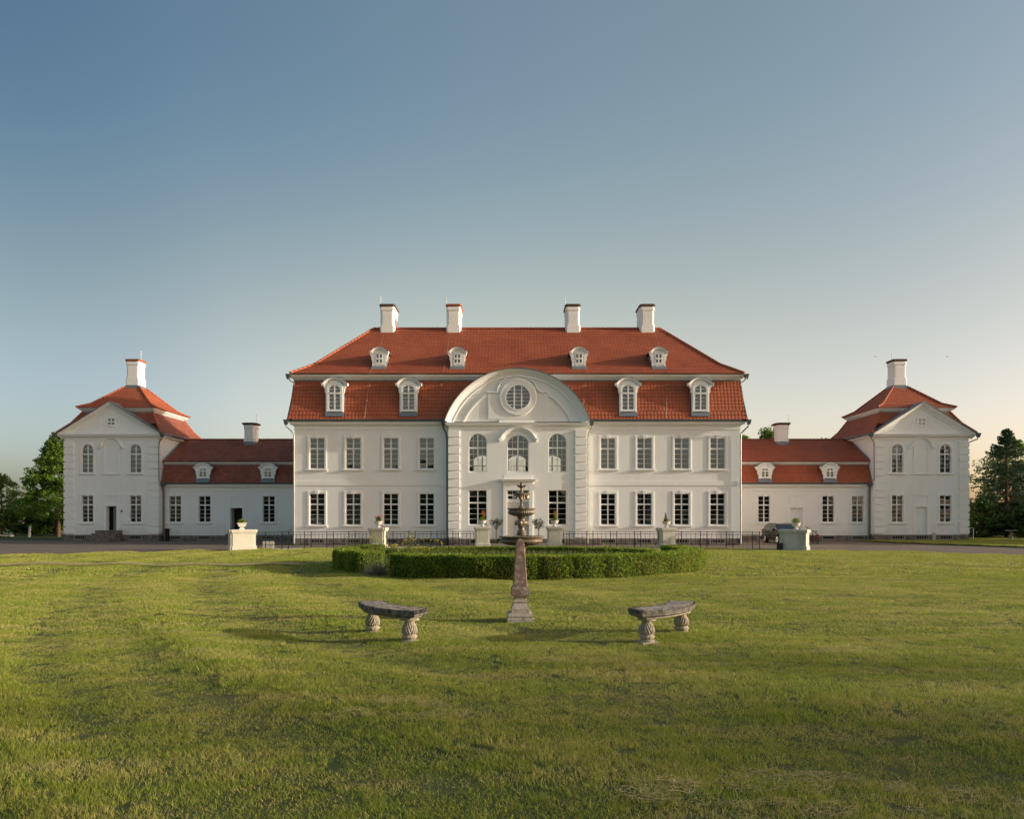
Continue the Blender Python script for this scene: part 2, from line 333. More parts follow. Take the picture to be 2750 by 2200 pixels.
# paved court between lawn, railing and house
t1 = np.linspace(R(66), R(114), 40)
pts = [(LC[0] + (LR + 0.1) * math.cos(t), LC[1] + (LR + 0.1) * math.sin(t)) for t in t1]
mb = MB(); n = len(pts)
mb.add([(x, y, 0.006) for x, y in pts] + [(lerp(17.2, -17.2, i / (n - 1)), 61.0 if False else 54.0, 0.006) for i in range(n)],
       [(i, i + 1, n + i + 1, n + i) for i in range(n - 1)])
mb.f = [f[::-1] for f in mb.f]
part('court_paving', mb, mat_=gravel, kind='structure')
kerb = thing('kerb', 'pale stone kerb curving along the far lawn edge under the iron railings', 'kerb', (0, 0, 0))
kp = MB().box(-0.49, 0.49, -0.06, 0.06, -0.2, 0.085).mesh('kerb_stone', kerbm)
L_arc = LR + 0.12
for k in range(36):
    t = R(90) + (k - 17.5) * 1.0 / L_arc
    if abs(k - 17.5) < 2.0: continue
    part('kerb_stone', kp, kerb, (LC[0] + L_arc * math.cos(t), LC[1] + L_arc * math.sin(t), 0), t - PI / 2)
# side lawn by the right pavilion
poly = [(28.6, 60.7), (29.0, 57.6), (30.5, 52.5), (33.0, 47.2), (40, 42.0), (60, 34), (95, 30), (95, 85), (42, 85), (38.6, 69), (38.6, 60.7)]
mb = MB(); n = len(poly); mb.add([(x, y, 0.10) for x, y in poly] + [(x, y, -0.2) for x, y in poly], [tuple(range(n))] + [(i, i + n, (i + 1) % n + n, (i + 1) % n) for i in range(n)])
part('side_lawn', mb, mat_=soil, kind='structure')
poly2 = [(-95, 64), (-42, 64), (-38.6, 62), (-38.6, 100), (-95, 100)]
mb = MB(); n = 5; mb.add([(x, y, 0.03) for x, y in poly2] + [(x, y, -0.2) for x, y in poly2], [tuple(range(n))[::-1]] + [(i, (i + 1) % n, (i + 1) % n + n, i + n) for i in range(n)])
mb.f[0] = mb.f[0][::-1]
part('verge', mb, mat_=fieldm, kind='structure')

# ------------------------------------------------------------------ grass: blades in patches, instanced over the lawn
def grass_patch(seed, n, size, hmean, wd, clump=0.5):
    g = np.random.default_rng(seed); xy = g.uniform(-size / 2, size / 2, (n, 2))
    h = hmean * g.uniform(0.45, 1.35, n); ph = g.uniform(0, 2 * PI, n); lean = g.uniform(0.1, 1.0, n) * h
    a = g.uniform(0, 2 * PI, n); wv = np.stack([np.cos(a), np.sin(a), np.zeros(n)], 1) * (wd * g.uniform(0.6, 1.4, n))[:, None] / 2
    b = np.concatenate([xy, np.full((n, 1), -0.02)], 1); ld = np.stack([np.cos(ph), np.sin(ph), np.zeros(n)], 1) * lean[:, None]
    mid = b + ld * 0.35 + np.array([0, 0, 1]) * (h * 0.6)[:, None]; tip = b + ld + np.array([0, 0, 1]) * h[:, None]
    V = np.stack([b - wv, b + wv, mid + wv * 0.8, mid - wv * 0.8, tip], 1).reshape(-1, 3)
    me = bpy.data.meshes.new('grass_patch'); base = np.arange(n)[:, None] * 5
    F = [tuple(x) for x in np.concatenate([base + np.array([0, 1, 2, 3])], 1).tolist()] + [tuple(x) for x in (base + np.array([3, 2, 4])).tolist()]
    me.from_pydata(V.tolist(), [], F); me.materials.append(grass_m); return me
def gn_instancer(obj, coll, name):
    ng = bpy.data.node_groups.new(name, 'GeometryNodeTree')
    ng.interface.new_socket('Geometry', in_out='INPUT', socket_type='NodeSocketGeometry'); ng.interface.new_socket('Geometry', in_out='OUTPUT', socket_type='NodeSocketGeometry')
    n = ng.nodes; L = ng.links; gi = n.new('NodeGroupInput'); go = n.new('NodeGroupOutput')
    iop = n.new('GeometryNodeInstanceOnPoints'); ci = n.new('GeometryNodeCollectionInfo')
    ci.inputs['Collection'].default_value = coll; ci.inputs['Separate Children'].default_value = True; ci.inputs['Reset Children'].default_value = True
    def attr(nm, ty):
        a = n.new('GeometryNodeInputNamedAttribute'); a.data_type = ty; a.inputs['Name'].default_value = nm; return [o for o in a.outputs if o.enabled][0]
    L.new(gi.outputs[0], iop.inputs['Points']); L.new(ci.outputs[0], iop.inputs['Instance']); iop.inputs['Pick Instance'].default_value = True
    L.new(attr('idx', 'INT'), iop.inputs['Instance Index']); L.new(attr('rot', 'FLOAT_VECTOR'), iop.inputs['Rotation']); L.new(attr('scl', 'FLOAT_VECTOR'), iop.inputs['Scale'])
    L.new(iop.outputs[0], go.inputs[0])
    md = obj.modifiers.new('scatter', 'NODES'); md.node_group = ng
def scatter(name, P, rotz, scl, nidx, coll, tilt=None, kind='stuff', label=None):
    me = bpy.data.meshes.new(name); N = len(P); me.vertices.add(N); me.vertices.foreach_set('co', np.asarray(P, dtype=np.float32).ravel())
    a = me.attributes.new('idx', 'INT', 'POINT'); a.data.foreach_set('value', rng.integers(0, nidx, N).astype(np.int32))
    a = me.attributes.new('rot', 'FLOAT_VECTOR', 'POINT'); rr = np.zeros((N, 3), dtype=np.float32); rotz = np.asarray(rotz)
    if rotz.ndim == 2: rr[:] = rotz
    else: rr[:, 2] = rotz
    if tilt is not None: rr[:, :2] = tilt
    a.data.foreach_set('vector', rr.ravel())
    a = me.attributes.new('scl', 'FLOAT_VECTOR', 'POINT'); a.data.foreach_set('vector', np.asarray(scl, dtype=np.float32).ravel())
    o = bpy.data.objects.new(name, me); COL.objects.link(o); gn_instancer(o, coll, name); tag(o, label, kind=kind); return o
def patch_coll(nm, k, n, size, h, wd):
    c = bpy.data.collections.new(nm)
    for i in range(k): c.objects.link(bpy.data.objects.new(f'{nm}_{i}', grass_patch(i + 11, n, size, h, wd)))
    return c
def grow(name, y0, y1, size, coll, k, region, hs_=1.0):
    P = []; rot = []; scl = []
    for y in np.arange(y0, y1, size * 0.8):
        for x in np.arange(-46, 46, size * 0.8):
            xx, yy = x + random.uniform(-.5, .5) * size * 0.4, y + random.uniform(-.5, .5) * size * 0.4
            if not region(xx, yy): continue
            hh = 0.95 + 0.35 * noise.noise(Vector((xx * 0.55, yy * 1.1, 2.0))) + 0.35 * noise.noise(Vector((xx * 2.1, yy * 2.1, 7.0)))
            rr_ = math.hypot(xx - 26, yy - 36); hh += 0.20 * max(.3, min(1, (6 - xx) / 10)) * math.sin(rr_ * 2.1 + 0.5 * math.sin(xx * 0.31))
            P.append((xx, yy, ell_lawn(xx, yy) - 0.005)); e = .15
            nv = Vector((-(ell_lawn(xx + e, yy) - ell_lawn(xx - e, yy)) / (2 * e), -(ell_lawn(xx, yy + e) - ell_lawn(xx, yy - e)) / (2 * e), 1)).normalized()
            q = Vector((0, 0, 1)).rotation_difference(nv) @ Matrix.Rotation(random.uniform(0, 2 * PI), 3, 'Z').to_quaternion(); rot.append(tuple(q.to_euler('XYZ'))); scl.append((1, 1, max(0.55, hh) * hs_))
    return scatter(name, P, np.array(rot), scl, k, coll)
def view(x, y, m=0.6): return abs(x + 0.38) < 0.72 * y + m
inl = lambda x, y: (x - LC[0]) ** 2 + (y - LC[1]) ** 2 < (LR - 0.15) ** 2
c1 = patch_coll('near_grass', 8, 1700, 0.5, 0.050, 0.0046)
c2 = patch_coll('mid_grass', 6, 1000, 0.6, 0.048, 0.0095)
c3 = patch_coll('far_grass', 5, 600, 1.0, 0.055, 0.022)
grow('grass', 3.8, 12, 0.5, c1, 8, lambda x, y: view(x, y) and inl(x, y))
grow('grass', 12, 24, 0.6, c2, 6, lambda x, y: view(x, y) and inl(x, y))
grow('grass', 24, 48, 1.0, c3, 5, lambda x, y: view(x, y) and inl(x, y) and not in_hedge(x, y, -0.8))
# straw clippings lying in loose tufts
def straw_patch(seed, n, rad):
    g = np.random.default_rng(seed); r = rad * np.sqrt(g.uniform(0, 1, n)) ; t = g.uniform(0, 2 * PI, n)
    c = np.stack([r * np.cos(t), r * np.sin(t), 0.012 + 0.04 * (1 - r / rad) * g.uniform(0, 1, n)], 1)
    a = g.normal(0, 0.9, n); d = np.stack([np.cos(a), np.sin(a), g.normal(0, 0.18, n)], 1) * (g.uniform(0.02, 0.075, n))[:, None]
    wv = np.stack([-np.sin(a), np.cos(a), np.full(n, 0.4)], 1) * 0.0018
    V = np.stack([c - d - wv, c + d - wv, c + d + wv, c - d + wv], 1).reshape(-1, 3)
    return npmesh('straw', V, np.arange(4 * n).reshape(n, 4), MATS['straw'])
mat('straw', (0.50, 0.41, 0.22), 0.8, 0.15, 3, island=0.3, trans=0.2)
cs = bpy.data.collections.new('straw_src')
for i in range(5): cs.objects.link(bpy.data.objects.new(f'straw_{i}', straw_patch(i + 50, 26 + 10 * i, 0.22 + 0.03 * i)))
P = []; scl = []
for k in range(320):
    x = random.uniform(-21, -9); y = 28.9 + .25 * math.sin(x * .6) + random.gauss(0, .12); P.append((x, y, ell_lawn(x, y) + .075)); scl.append((1.6, .8, 1.0))
for k in range(2600):
    y = 4.3 + 17 * random.random() ** 1.4; x = random.uniform(-0.75, 0.75) * y
    rr_ = math.hypot(x - 26, y - 36); band = math.sin(rr_ * 2.1 + 0.5 * math.sin(x * 0.31)) * 0.5 + noise.noise(Vector((x * 0.6, y * 0.9, 9))) * 1.6
    if band > 0.64 and random.random() < 0.55: s_ = random.uniform(0.25, 0.8); P.append((x, y, ell_lawn(x, y) + 0.022)); scl.append((s_, s_ * 0.7, s_))
scatter('straw_clippings', P, rng.uniform(-0.6, 0.6, len(P)), scl, 5, cs)
# grass on the right-hand side lawn
P = []; scl = []
for y in np.arange(43, 74, 0.9):
    for x in np.arange(27, 56, 0.9):
        ins = False; n = len(poly); j = n - 1
        for i in range(n):
            if (poly[i][1] > y) != (poly[j][1] > y) and x < (poly[j][0] - poly[i][0]) * (y - poly[i][1]) / (poly[j][1] - poly[i][1]) + poly[i][0]: ins = not ins
            j = i
        if ins: P.append((x, y, 0.10)); scl.append((1, 1, random.uniform(0.6, 1.3)))
scatter('grass', P, rng.uniform(0, 6.28, len(P)), scl, 5, c3)

# ------------------------------------------------------------------ architectural helpers
def clip(poly, xa, xb, za, zb):
    def half(pl, f, inter):
        o = []
        for i in range(len(pl)):
            a, b = pl[i - 1], pl[i]; fa, fb = f(a), f(b)
            if fa >= 0: o.append(a) if not o or o[-1] != a else None
            if (fa >= 0) != (fb >= 0): o.append(inter(a, b, fa / (fa - fb)))
        q = []
        for p in o:
            if not q or (abs(p[0] - q[-1][0]) + abs(p[1] - q[-1][1])) > 1e-5: q.append(p)
        return q
    I = lambda a, b, t: (a[0] + (b[0] - a[0]) * t, a[1] + (b[1] - a[1]) * t)
    for f in (lambda p: p[0] - xa, lambda p: xb - p[0], lambda p: p[1] - za, lambda p: zb - p[1]):
        poly = half(poly, f, I)
        if len(poly) < 3: return []
    return poly
def arch_pts(w, z, rise, n=12):   # from left to right over the top, springing at z
    if rise <= 0: return [(-w / 2, z), (w / 2, z)]
    h = w / 2; rad = (h * h + rise * rise) / (2 * rise); cz = z + rise - rad; a = math.asin(min(1, h / rad))
    if rise > h: return [(-h * math.cos(PI * i / n), z + rise * math.sin(PI * i / n)) for i in range(n + 1)]
    return [(rad * math.sin(-a + 2 * a * i / n), cz + rad * math.cos(-a + 2 * a * i / n)) for i in range(n + 1)]
def outline(w, h, rise=0, inset=0.0):
    ap = arch_pts(w - 2 * inset, h - rise - (0 if rise else inset), max(0, rise - inset) if rise else 0)
    return [(-w / 2 + inset, inset)] + ap + [(w / 2 - inset, inset)]      # clockwise from bottom-left
WCACHE = {}
def sash(key, w, h, rise, cols, top_rows, bot_rows, tfrac=0.36, extra_v=0):
    if key in WCACHE: return WCACHE[key]
    fb = 0.04; full = outline(w, h, rise); inn = outline(w, h, rise, fb); frame = MB()
    frame.sweep(full, [(0, 0), (0, 0.05), (-fb, 0.05), (-fb, 0)][::-1] , closed=True)
    zt = h * (1 - tfrac); vb = 0.09; tb = 0.11; mb_ = 0.026
    zrows = []                                        # horizontal bars
    z0 = fb + 0.03; bars_h = [(0, z0)]
    rowsz = []
    lo, hi = z0, zt - tb / 2
    for r in range(bot_rows): rowsz.append((lo + (hi - lo) * r / bot_rows, lo + (hi - lo) * (r + 1) / bot_rows))
    lo2, hi2 = zt + tb / 2, h - (fb if not rise else fb)
    for r in range(top_rows): rowsz.append((lo2 + (hi2 - lo2) * r / top_rows, lo2 + (hi2 - lo2) * (r + 1) / top_rows))
    colx = []
    lx = -w / 2 + fb; half = -vb / 2
    for r in range(cols): colx.append((lx + (half - lx) * r / cols, lx + (half - lx) * (r + 1) / cols))
    for r in range(cols): colx.append((-colx[cols - 1 - r][1], -colx[cols - 1 - r][0]))
    def bar(xa, xb, za, zb, d):
        p = clip(inn, xa, xb, za, zb)
        if p: frame.prism(p, -d, 0.0)
    bar(-vb / 2, vb / 2, 0, h, 0.044); bar(-w, w, zt - tb / 2, zt + tb / 2, 0.062); bar(-w, w, 0, z0, 0.047)
    for (a, b) in rowsz[1:]:
        if abs(a - lo2) > 1e-3: bar(-w, w, a - mb_ / 2, a + mb_ / 2, 0.030)
    for k, (a, b) in enumerate(colx):
        if k not in (0, cols): bar(a - mb_ * .4, a + mb_ * .4, 0, h, 0.027)
    panes = []
    for (xa, xb) in colx:
        for (za, zb) in rowsz:
            p = clip(inn, xa, xb, za, zb)
            if len(p) >= 3:
                cx = sum(q[0] for q in p) / len(p); cz = sum(q[1] for q in p) / len(p)
                m_ = MB(); n = len(p); pp = [(x - cx, z - cz) for x, z in p]
                a_ = sum(pp[i][0] * pp[(i + 1) % n][1] - pp[(i + 1) % n][0] * pp[i][1] for i in range(n))
                if a_ < 0: pp = pp[::-1]
                m_.add([(x, 0, z) for x, z in pp], [tuple(range(n))])
                panes.append((m_.mesh('pane', glass), (cx, -0.012, cz)))
    WCACHE[key] = (frame.mesh('window', framew), panes); return WCACHE[key]
def add_window(root, xc, z0, w, h, rise=0, cols=1, rows=(2, 4), tfrac=0.34, y=0.13, surround=0.17, key=True, sill=True,
               joined=False, back=dark, label=None, sproud=0.042, curt=None, hood=None, open_back=False):
    k = (round(w, 3), round(h, 3), rise, cols, rows, tfrac); frame, panes = sash(k, w, h, rise, cols, rows[0], rows[1], tfrac)
    win = part('window', frame, root, (xc, y, z0), label=label)
    if joined:
        kk = ('j',) + k
        if kk not in WCACHE:
            m_ = MB()
            for me, c in panes:
                vs = [(v.co.x + c[0], v.co.y + c[1], v.co.z + c[2]) for v in me.vertices]; m_.add(vs, [tuple(range(len(vs)))])
            WCACHE[kk] = m_.mesh('glazing', glass)
        part('glazing', WCACHE[kk], win, (0, 0, 0))
    else:
        for me, c in panes:
            p = part('pane', me, win, c); p.rotation_euler = (random.gauss(0, 0.004), 0, random.gauss(0, 0.006))
    if surround:
        kk = ('s',) + k + (surround, sproud, key)
        if kk not in WCACHE:
            m_ = MB(); path = outline(w, h, rise); prof = [(0, -0.02), (0, sproud * .8), (0.035, sproud), (surround - 0.03, sproud), (surround, sproud * .75), (surround, -0.02)]
            m_.sweep(path, prof, endn=((-1, 0), (1, 0)))
            if key: m_.prism([(-0.11, h - 0.04), (0.11, h - 0.04), (0.14, h + surround + 0.05), (-0.14, h + surround + 0.05)], -sproud - 0.035, -0.001)
            WCACHE[kk] = m_.mesh('surround', trimw)
        part('surround', WCACHE[kk], win, (0, -y, 0))
    if sill:
        kk = ('sl', w, surround)
        if kk not in WCACHE:
            a = w / 2 + surround + 0.06
            m_ = MB().box(-a, a, -0.13, 0.12, -0.10, -0.035).box(-a + .04, a - .04, -0.09, 0.12, -0.145, -0.098).box(-w / 2, w / 2, -0.05, 0.14, -0.037, 0.002)
            WCACHE[kk] = m_.mesh('sill', trimw)
        part('sill', WCACHE[kk], win, (0, -y, 0))
    if curt:
        a = w / 2 - 0.04; m_ = MB(); 
        def panel(x0, x1, za, zb):
            n = 14; vs = []; 
            for i in range(n + 1):
                x = lerp(x0, x1, i / n); vs += [(x, 0.10 + 0.035 * math.sin(i * 2.2), za), (x, 0.10 + 0.02 * math.sin(i * 2.2), zb)]
            m_.add(vs, [(2 * i, 2 * i + 2, 2 * i + 3, 2 * i + 1) for i in range(n)])
        hz = h - 0.05 - rise
        if curt == 'right': panel(a - w * .28, a, 0.05, hz)
        if curt == 'both': panel(a - w * .25, a, 0.05, hz); panel(-a, -a + w * .25, 0.05, hz)
        if curt == 'tied':
            for sgn in (1, -1): 
                m_.prism([(sgn * .04, hz), (sgn * a, hz), (sgn * a, hz * .35), (sgn * a * .75, hz * .42), (sgn * a * .7, hz * .6), (sgn * a * .35, hz * .8)], 0.09, 0.11)
                m_.prism([(sgn * a * .5, hz * .08), (sgn * a, hz * .05), (sgn * a, hz * .36), (sgn * a * .8, hz * .36)], 0.09, 0.11)
        if curt == 'half': panel(-a, a, 0.02, h * .27)
        if curt == 'full': panel(-a, a, 0.02, hz)
        part('curtain', m_, win, (0, 0, 0), mat_=curtain)
    return win
def wall_face(mb, x0, x1, z0, z1, ops, y=0.0, depth=0.3, back=False):
    """front face with real openings; ops: (xc, z0, w, h, rise)"""
    X = sorted({x0, x1, *[o[0] - o[2] / 2 for o in ops], *[o[0] + o[2] / 2 for o in ops]}); Z = sorted({z0, z1, *[o[1] for o in ops], *[o[1] + o[3] for o in ops]})
    X = [x for x in X if x0 - 1e-6 <= x <= x1 + 1e-6]; Z = [z for z in Z if z0 - 1e-6 <= z <= z1 + 1e-6]
    for i in range(len(X) - 1):
        for j in range(len(Z) - 1):
            cx, cz = (X[i] + X[i + 1]) / 2, (Z[j] + Z[j + 1]) / 2
            if any(abs(cx - o[0]) < o[2] / 2 and o[1] < cz < o[1] + o[3] for o in ops): continue
            q = [(X[i], y, Z[j]), (X[i + 1], y, Z[j]), (X[i + 1], y, Z[j + 1]), (X[i], y, Z[j + 1])]
            mb.add(q, [(0, 1, 2, 3)])
    for (xc, zb, w, h, rise) in ops:
        o = [(xc + a, zb + b) for a, b in outline(w, h, rise)]; n = len(o)
        mb.add([(a, y, b) for a, b in o] + [(a, y + depth, b) for a, b in o], [(i, (i + 1) % n, (i + 1) % n + n, i + n) for i in range(n)])
        if rise:
            ap = [(xc + a, zb + b) for a, b in arch_pts(w, h - rise, rise)]; zt = zb + h
            for i in range(len(ap) - 1):
                a, b = ap[i], ap[i + 1]
                mb.add([(a[0], y, a[1]), (b[0], y, b[1]), (b[0], y, zt), (a[0], y, zt)], [(0, 1, 2, 3)])
def tile_face(mb, A, B, C, D, tw=0.235, course=0.30, lift=0.038, jit=0.005, wave=1.0):
    A, B, C, D = map(Vector, (A, B, C, D)); u = (B - A).normalized(); n_ = u.cross(C - A).normalized(); v = n_.cross(u).normalized()
    if n_.z < 0: n_ = -n_
    V = (C - A).dot(v); rows = max(1, round(V / course)); c = V / rows
    lu0, lu1 = 0.0, (C - A).dot(u); ru0, ru1 = (B - A).dot(u), (D - A).dot(u)
    for i in range(rows):
        va, vb = i * c, (i + 1) * c + 0.03; t = (i + 0.3) / rows; l = lerp(lu0, lu1, t); r = lerp(ru0, ru1, t); k0 = math.floor(l / tw) - 1
        off = 0.0; k = k0
        while k * tw + off < r:
            a = max(l, k * tw + off); b = min(r, k * tw + off + tw); k += 1
            if b - a < 0.03: continue
            j = random.uniform(-jit, jit); jl = random.uniform(0, jit); W_ = b - a; vs = []
            for (f, hgt, dz) in ((0.0, 0.003, 0), (0.3, 0.014, -0.008), (0.65, 0.010, -0.008), (0.995, 0.0, 0)):
                x = a + f * W_; hgt *= wave
                vs.append(A + u * x + v * (va + dz + j) + n_ * (lift + hgt + jl)); vs.append(A + u * x + v * vb + n_ * (0.006 + hgt)); vs.append(A + u * x + v * (va + dz + j) + n_ * (-0.004))
            mb.add(vs, [(0, 3, 4, 1), (3, 6, 7, 4), (6, 9, 10, 7), (2, 5, 3, 0), (5, 8, 6, 3), (8, 11, 9, 6)])
def ridge(mb, P, Q, r=0.10, ln=0.36):
    P, Q = Vector(P), Vector(Q); d = Q - P; n = max(1, round(d.length / ln)); d /= n
    dn = d.normalized(); a = dn.cross(Vector((0, 0, 1))).normalized(); up = a.cross(dn).normalized()
    for i in range(n):
        p0, p1 = P + d * i, P + d * (i + 1.08); r0, r1 = r * 1.12, r * 0.88; vs = []
        for (p, rr) in ((p0, r0), (p1, r1)):
            for k in range(6):
                t = -0.25 + (PI + 0.5) * k / 5; vs.append(p + a * math.cos(t) * rr + up * (math.sin(t) * rr))
        mb.add(vs, [(k, k + 1, k + 7, k + 6) for k in range(5)] + [(0, 5, 4, 3), (0, 3, 2, 1)])
def solid(mb, rings):     # stacked rings of equal count (lists of 3d points) closed at both ends
    n = len(rings[0]); mb.add([p for r in rings for p in r], [(i * n + k, i * n + (k + 1) % n, (i + 1) * n + (k + 1) % n, (i + 1) * n + k) for i in range(len(rings) - 1) for k in range(n)] + [tuple(range(n))[::-1], tuple((len(rings) - 1) * n + k for k in range(n))])
def rect(x0, x1, y0, y1, z): return [(x0, y0, z), (x1, y0, z), (x1, y1, z), (x0, y1, z)]
PLAN = lambda a, b, h: (a, b, h)
def cornice_ring(x0, x1, y0, y1, prof, closed=True):      # prof (out, z) swept round a rectangle (ccw -> left normal points inwards, so negate)
    m_ = MB(); m_.sweep([(x0, y0), (x1, y0), (x1, y1), (x0, y1)], [(-o, z) for o, z in prof][::-1], mp=PLAN, closed=closed); return m_
CORN = lambda z0, z1, out: [(-0.03, z0), (out * .12, z0), (out * .12, lerp(z0, z1, .12)), (out * .05, lerp(z0, z1, .13)), (out * .07, lerp(z0, z1, .42)), (out * .25, lerp(z0, z1, .46)), (out * .28, lerp(z0, z1, .56)),
                            (out * .35, lerp(z0, z1, .60)), (out * .78, lerp(z0, z1, .63)), (out * .80, lerp(z0, z1, .84)), (out * .9, lerp(z0, z1, .86)), (out, z1 - 0.03), (out, z1), (-0.03, z1)]
def quoins(root, xa, xb, z0, z1, n, side, y0=-0.105, ret=0.35):
    """stack of rusticated blocks; side=+1 the free corner is at xb, -1 at xa"""
    ph = (z1 - z0) / n; g = 0.10
    x0, x1 = (xa, xb + 0.055) if side > 0 else (xa - 0.055, xb)
    m_ = MB(); e = 0.02; zt = ph - g
    pass
    m_.box(x0 + e, x1 - e, y0, ret, e, zt - e); m_.box(x0 + .001, x1 - .001, y0 + e, ret - .001, 0.0, zt)
    me = m_.mesh('quoin', trimw)
    for i in range(n): part('quoin', me, root, (0, 0, z0 + i * ph + g / 2))
def plinth(root, x0, x1, zt, ops, y0=-0.07, depth=0.25, seed=1, h=None):
    """granite blocks between basement openings; ops (xc, w)"""
    rd = random.Random(seed); segs = []; x = x0
    for xc, w in sorted(ops): segs.append((x, xc - w / 2 - 0.14)); x = xc + w / 2 + 0.14
    segs.append((x, x1))
    part('plinth_backing', MB().box(x0, x1, y0 + 0.04, depth, -0.3, zt - 0.006), root, mat_=mortar)
    for a, b in segs:
        L_ = b - a
        if L_ < 0.1: continue
        k = max(1, round(L_ / rd.uniform(0.75, 1.25))); cuts = [a] + sorted(a + L_ * (i + rd.uniform(-.2, .2)) / k for i in range(1, k)) + [b]
        for i in range(k):
            c, d = cuts[i] + 0.010, cuts[i + 1] - 0.010; j = rd.uniform(-0.018, 0.018)
            m_ = MB(); e = 0.02; yy = y0 + j
            solid(m_, [[(c, y0 + .1, -0.2), (d, y0 + .1, -0.2), (d, y0 + .1, zt), (c, y0 + .1, zt)], [(c, yy + e, -0.2), (d, yy + e, -0.2), (d, yy + e, zt), (c, yy + e, zt)], [(c + e, yy, -0.2), (d - e, yy, -0.2), (d - e, yy, zt - e), (c + e, yy, zt - e)]])
            part('plinth_stone', m_, root, mat_=granite)
    for xc, w in ops:
        z0, z1 = zt * 0.38, zt * 0.82
        f = MB(); a = w / 2; f.box(-a - .13, a + .13, y0 - .01, y0 + .2, -0.2, z0).box(-a - .13, a + .13, y0 - .01, y0 + .2, z1, zt)
        f.box(-a - .13, -a, y0 - .012, y0 + .2, z0 - .002, z1 + .002).box(a, a + .13, y0 - .012, y0 + .2, z0 - .002, z1 + .002)
        o = part('basement_window', f, root, (xc, 0, 0), mat_=mortar)
        part('basement_recess', MB().box(-a, a, y0 + .03, y0 + .19, z0, z1), o, mat_=dark)
        if rd.random() < 0.8:
            for k in range(5):
                q = lerp(-a, a, (k + .5) / 5); part('bar', BARM(z1 - z0), o, (q, y0 + 0.012, z0))
_bar = {}
def BARM(h):
    h = round(h, 3)
    if h not in _bar: _bar[h] = MB().box(-0.022, 0.022, -0.012, 0.012, 0, h).mesh('bar', mortar)
    return _bar[h]
def gutter(root, pts, r=0.075): return part('gutter', MB().tube(pts, r, 8), root, mat_=zinc, smooth=True)
def downpipe(root, pts, r=0.055, m=None, head=True):
    o = part('downpipe', MB().tube(pts, r, 8), root, mat_=m or pipew, smooth=True)
    if head:
        x, y, z = pts[0]; hm = MB(); solid(hm, [rect(x - .09, x + .09, y - .09, y + .09, z - .28), rect(x - .15, x + .15, y - .14, y + .14, z - .02), rect(x - .16, x + .16, y - .15, y + .15, z + .08)])
        part('rainwater_head', hm, o, mat_=zinc)
    return o
def chimney(root, x, y, z, w, d, zt, capm, small=False, rod=-1, label=None):
    """x,y centre; z bottom on roof; zt top"""
    c = part('chimney', None_mesh(w, d, zt - z, small), root, (x, y, z), label=label)
    h = zt - z; cp = MB(); a, b = w / 2, d / 2; ch = 0.22 if small else 0.12
    def oct_(e, zz): 
        A, B = a + e, b + e; q = ch
        return [(-A + q, -B, zz), (A - q, -B, zz), (A, -B + q, zz), (A, B - q, zz), (A - q, B, zz), (-A + q, B, zz), (-A, B - q, zz), (-A, -B + q, zz)]
    rings = [oct_(0.0, h - .22), oct_(0.07, h - .19), oct_(0.10 if not small else .16, h - .10), oct_(0.11 if not small else .2, h - 0.03), oct_(0.03, h + .01)]
    solid(cp, rings); part('chimney_cap', cp, c, mat_=capm)
    fl = MB(); solid(fl, [oct_(0.10, -0.5), oct_(0.10, 0.06), oct_(0.03, 0.16)]); part('flashing', fl, c, mat_=lead)
    part('lightning_rod', MB().tube([(rod * (a + .06), -b * .6, h * .4), (rod * (a + .06), -b * .6, h + 0.75)], 0.017, 5), c, mat_=trimw)
    return c
_cc = {}
def None_mesh(w, d, h, small):
    k = (w, d, round(h, 2), small)
    if k in _cc: return _cc[k]
    m_ = MB(); a, b = w / 2, d / 2; ch = 0.22 if small else 0.12
    def oct_(e, zz): 
        A, B = a + e, b + e; q = ch
        return [(-A + q, -B, zz), (A - q, -B, zz), (A, -B + q, zz), (A, B - q, zz), (A - q, B, zz), (-A + q, B, zz), (-A, B - q, zz), (-A, -B + q, zz)]
    zb = h * .30 if not small else h * .2
    solid(m_, [oct_(0.06, -0.5), oct_(0.06, zb - .03), oct_(0.02, zb)])
    solid(m_, [oct_(0.05, zb), oct_(0.05, zb + .035)]); solid(m_, [oct_(0.0, zb + .036), oct_(0.0, h - .2)])
    solid(m_, [oct_(0.025, h - .52), oct_(0.045, h - .46), oct_(0.03, h - .20)])
    zc = lerp(zb, h - .52, .5); rr = 0.24
    if not small:
        for sy in (-1, 1):
            pth = [(rr * math.cos(t) * .8, zc + rr * math.sin(t)) for t in [R(22.5 + 45 * i) for i in range(8)]]
            m_.sweep(pth, [(0, -.01), (0, .016), (-.04, .016), (-.04, -.01)], mp=lambda p, q, hh: (p, sy * (b + hh), q), closed=True)
    m_.box(-a + .17, a - .17, -b - .012, b + .012, zb + .12, h - .62); 
    _cc[k] = m_.mesh('chimney', trimw); return _cc[k]
_dc = {}
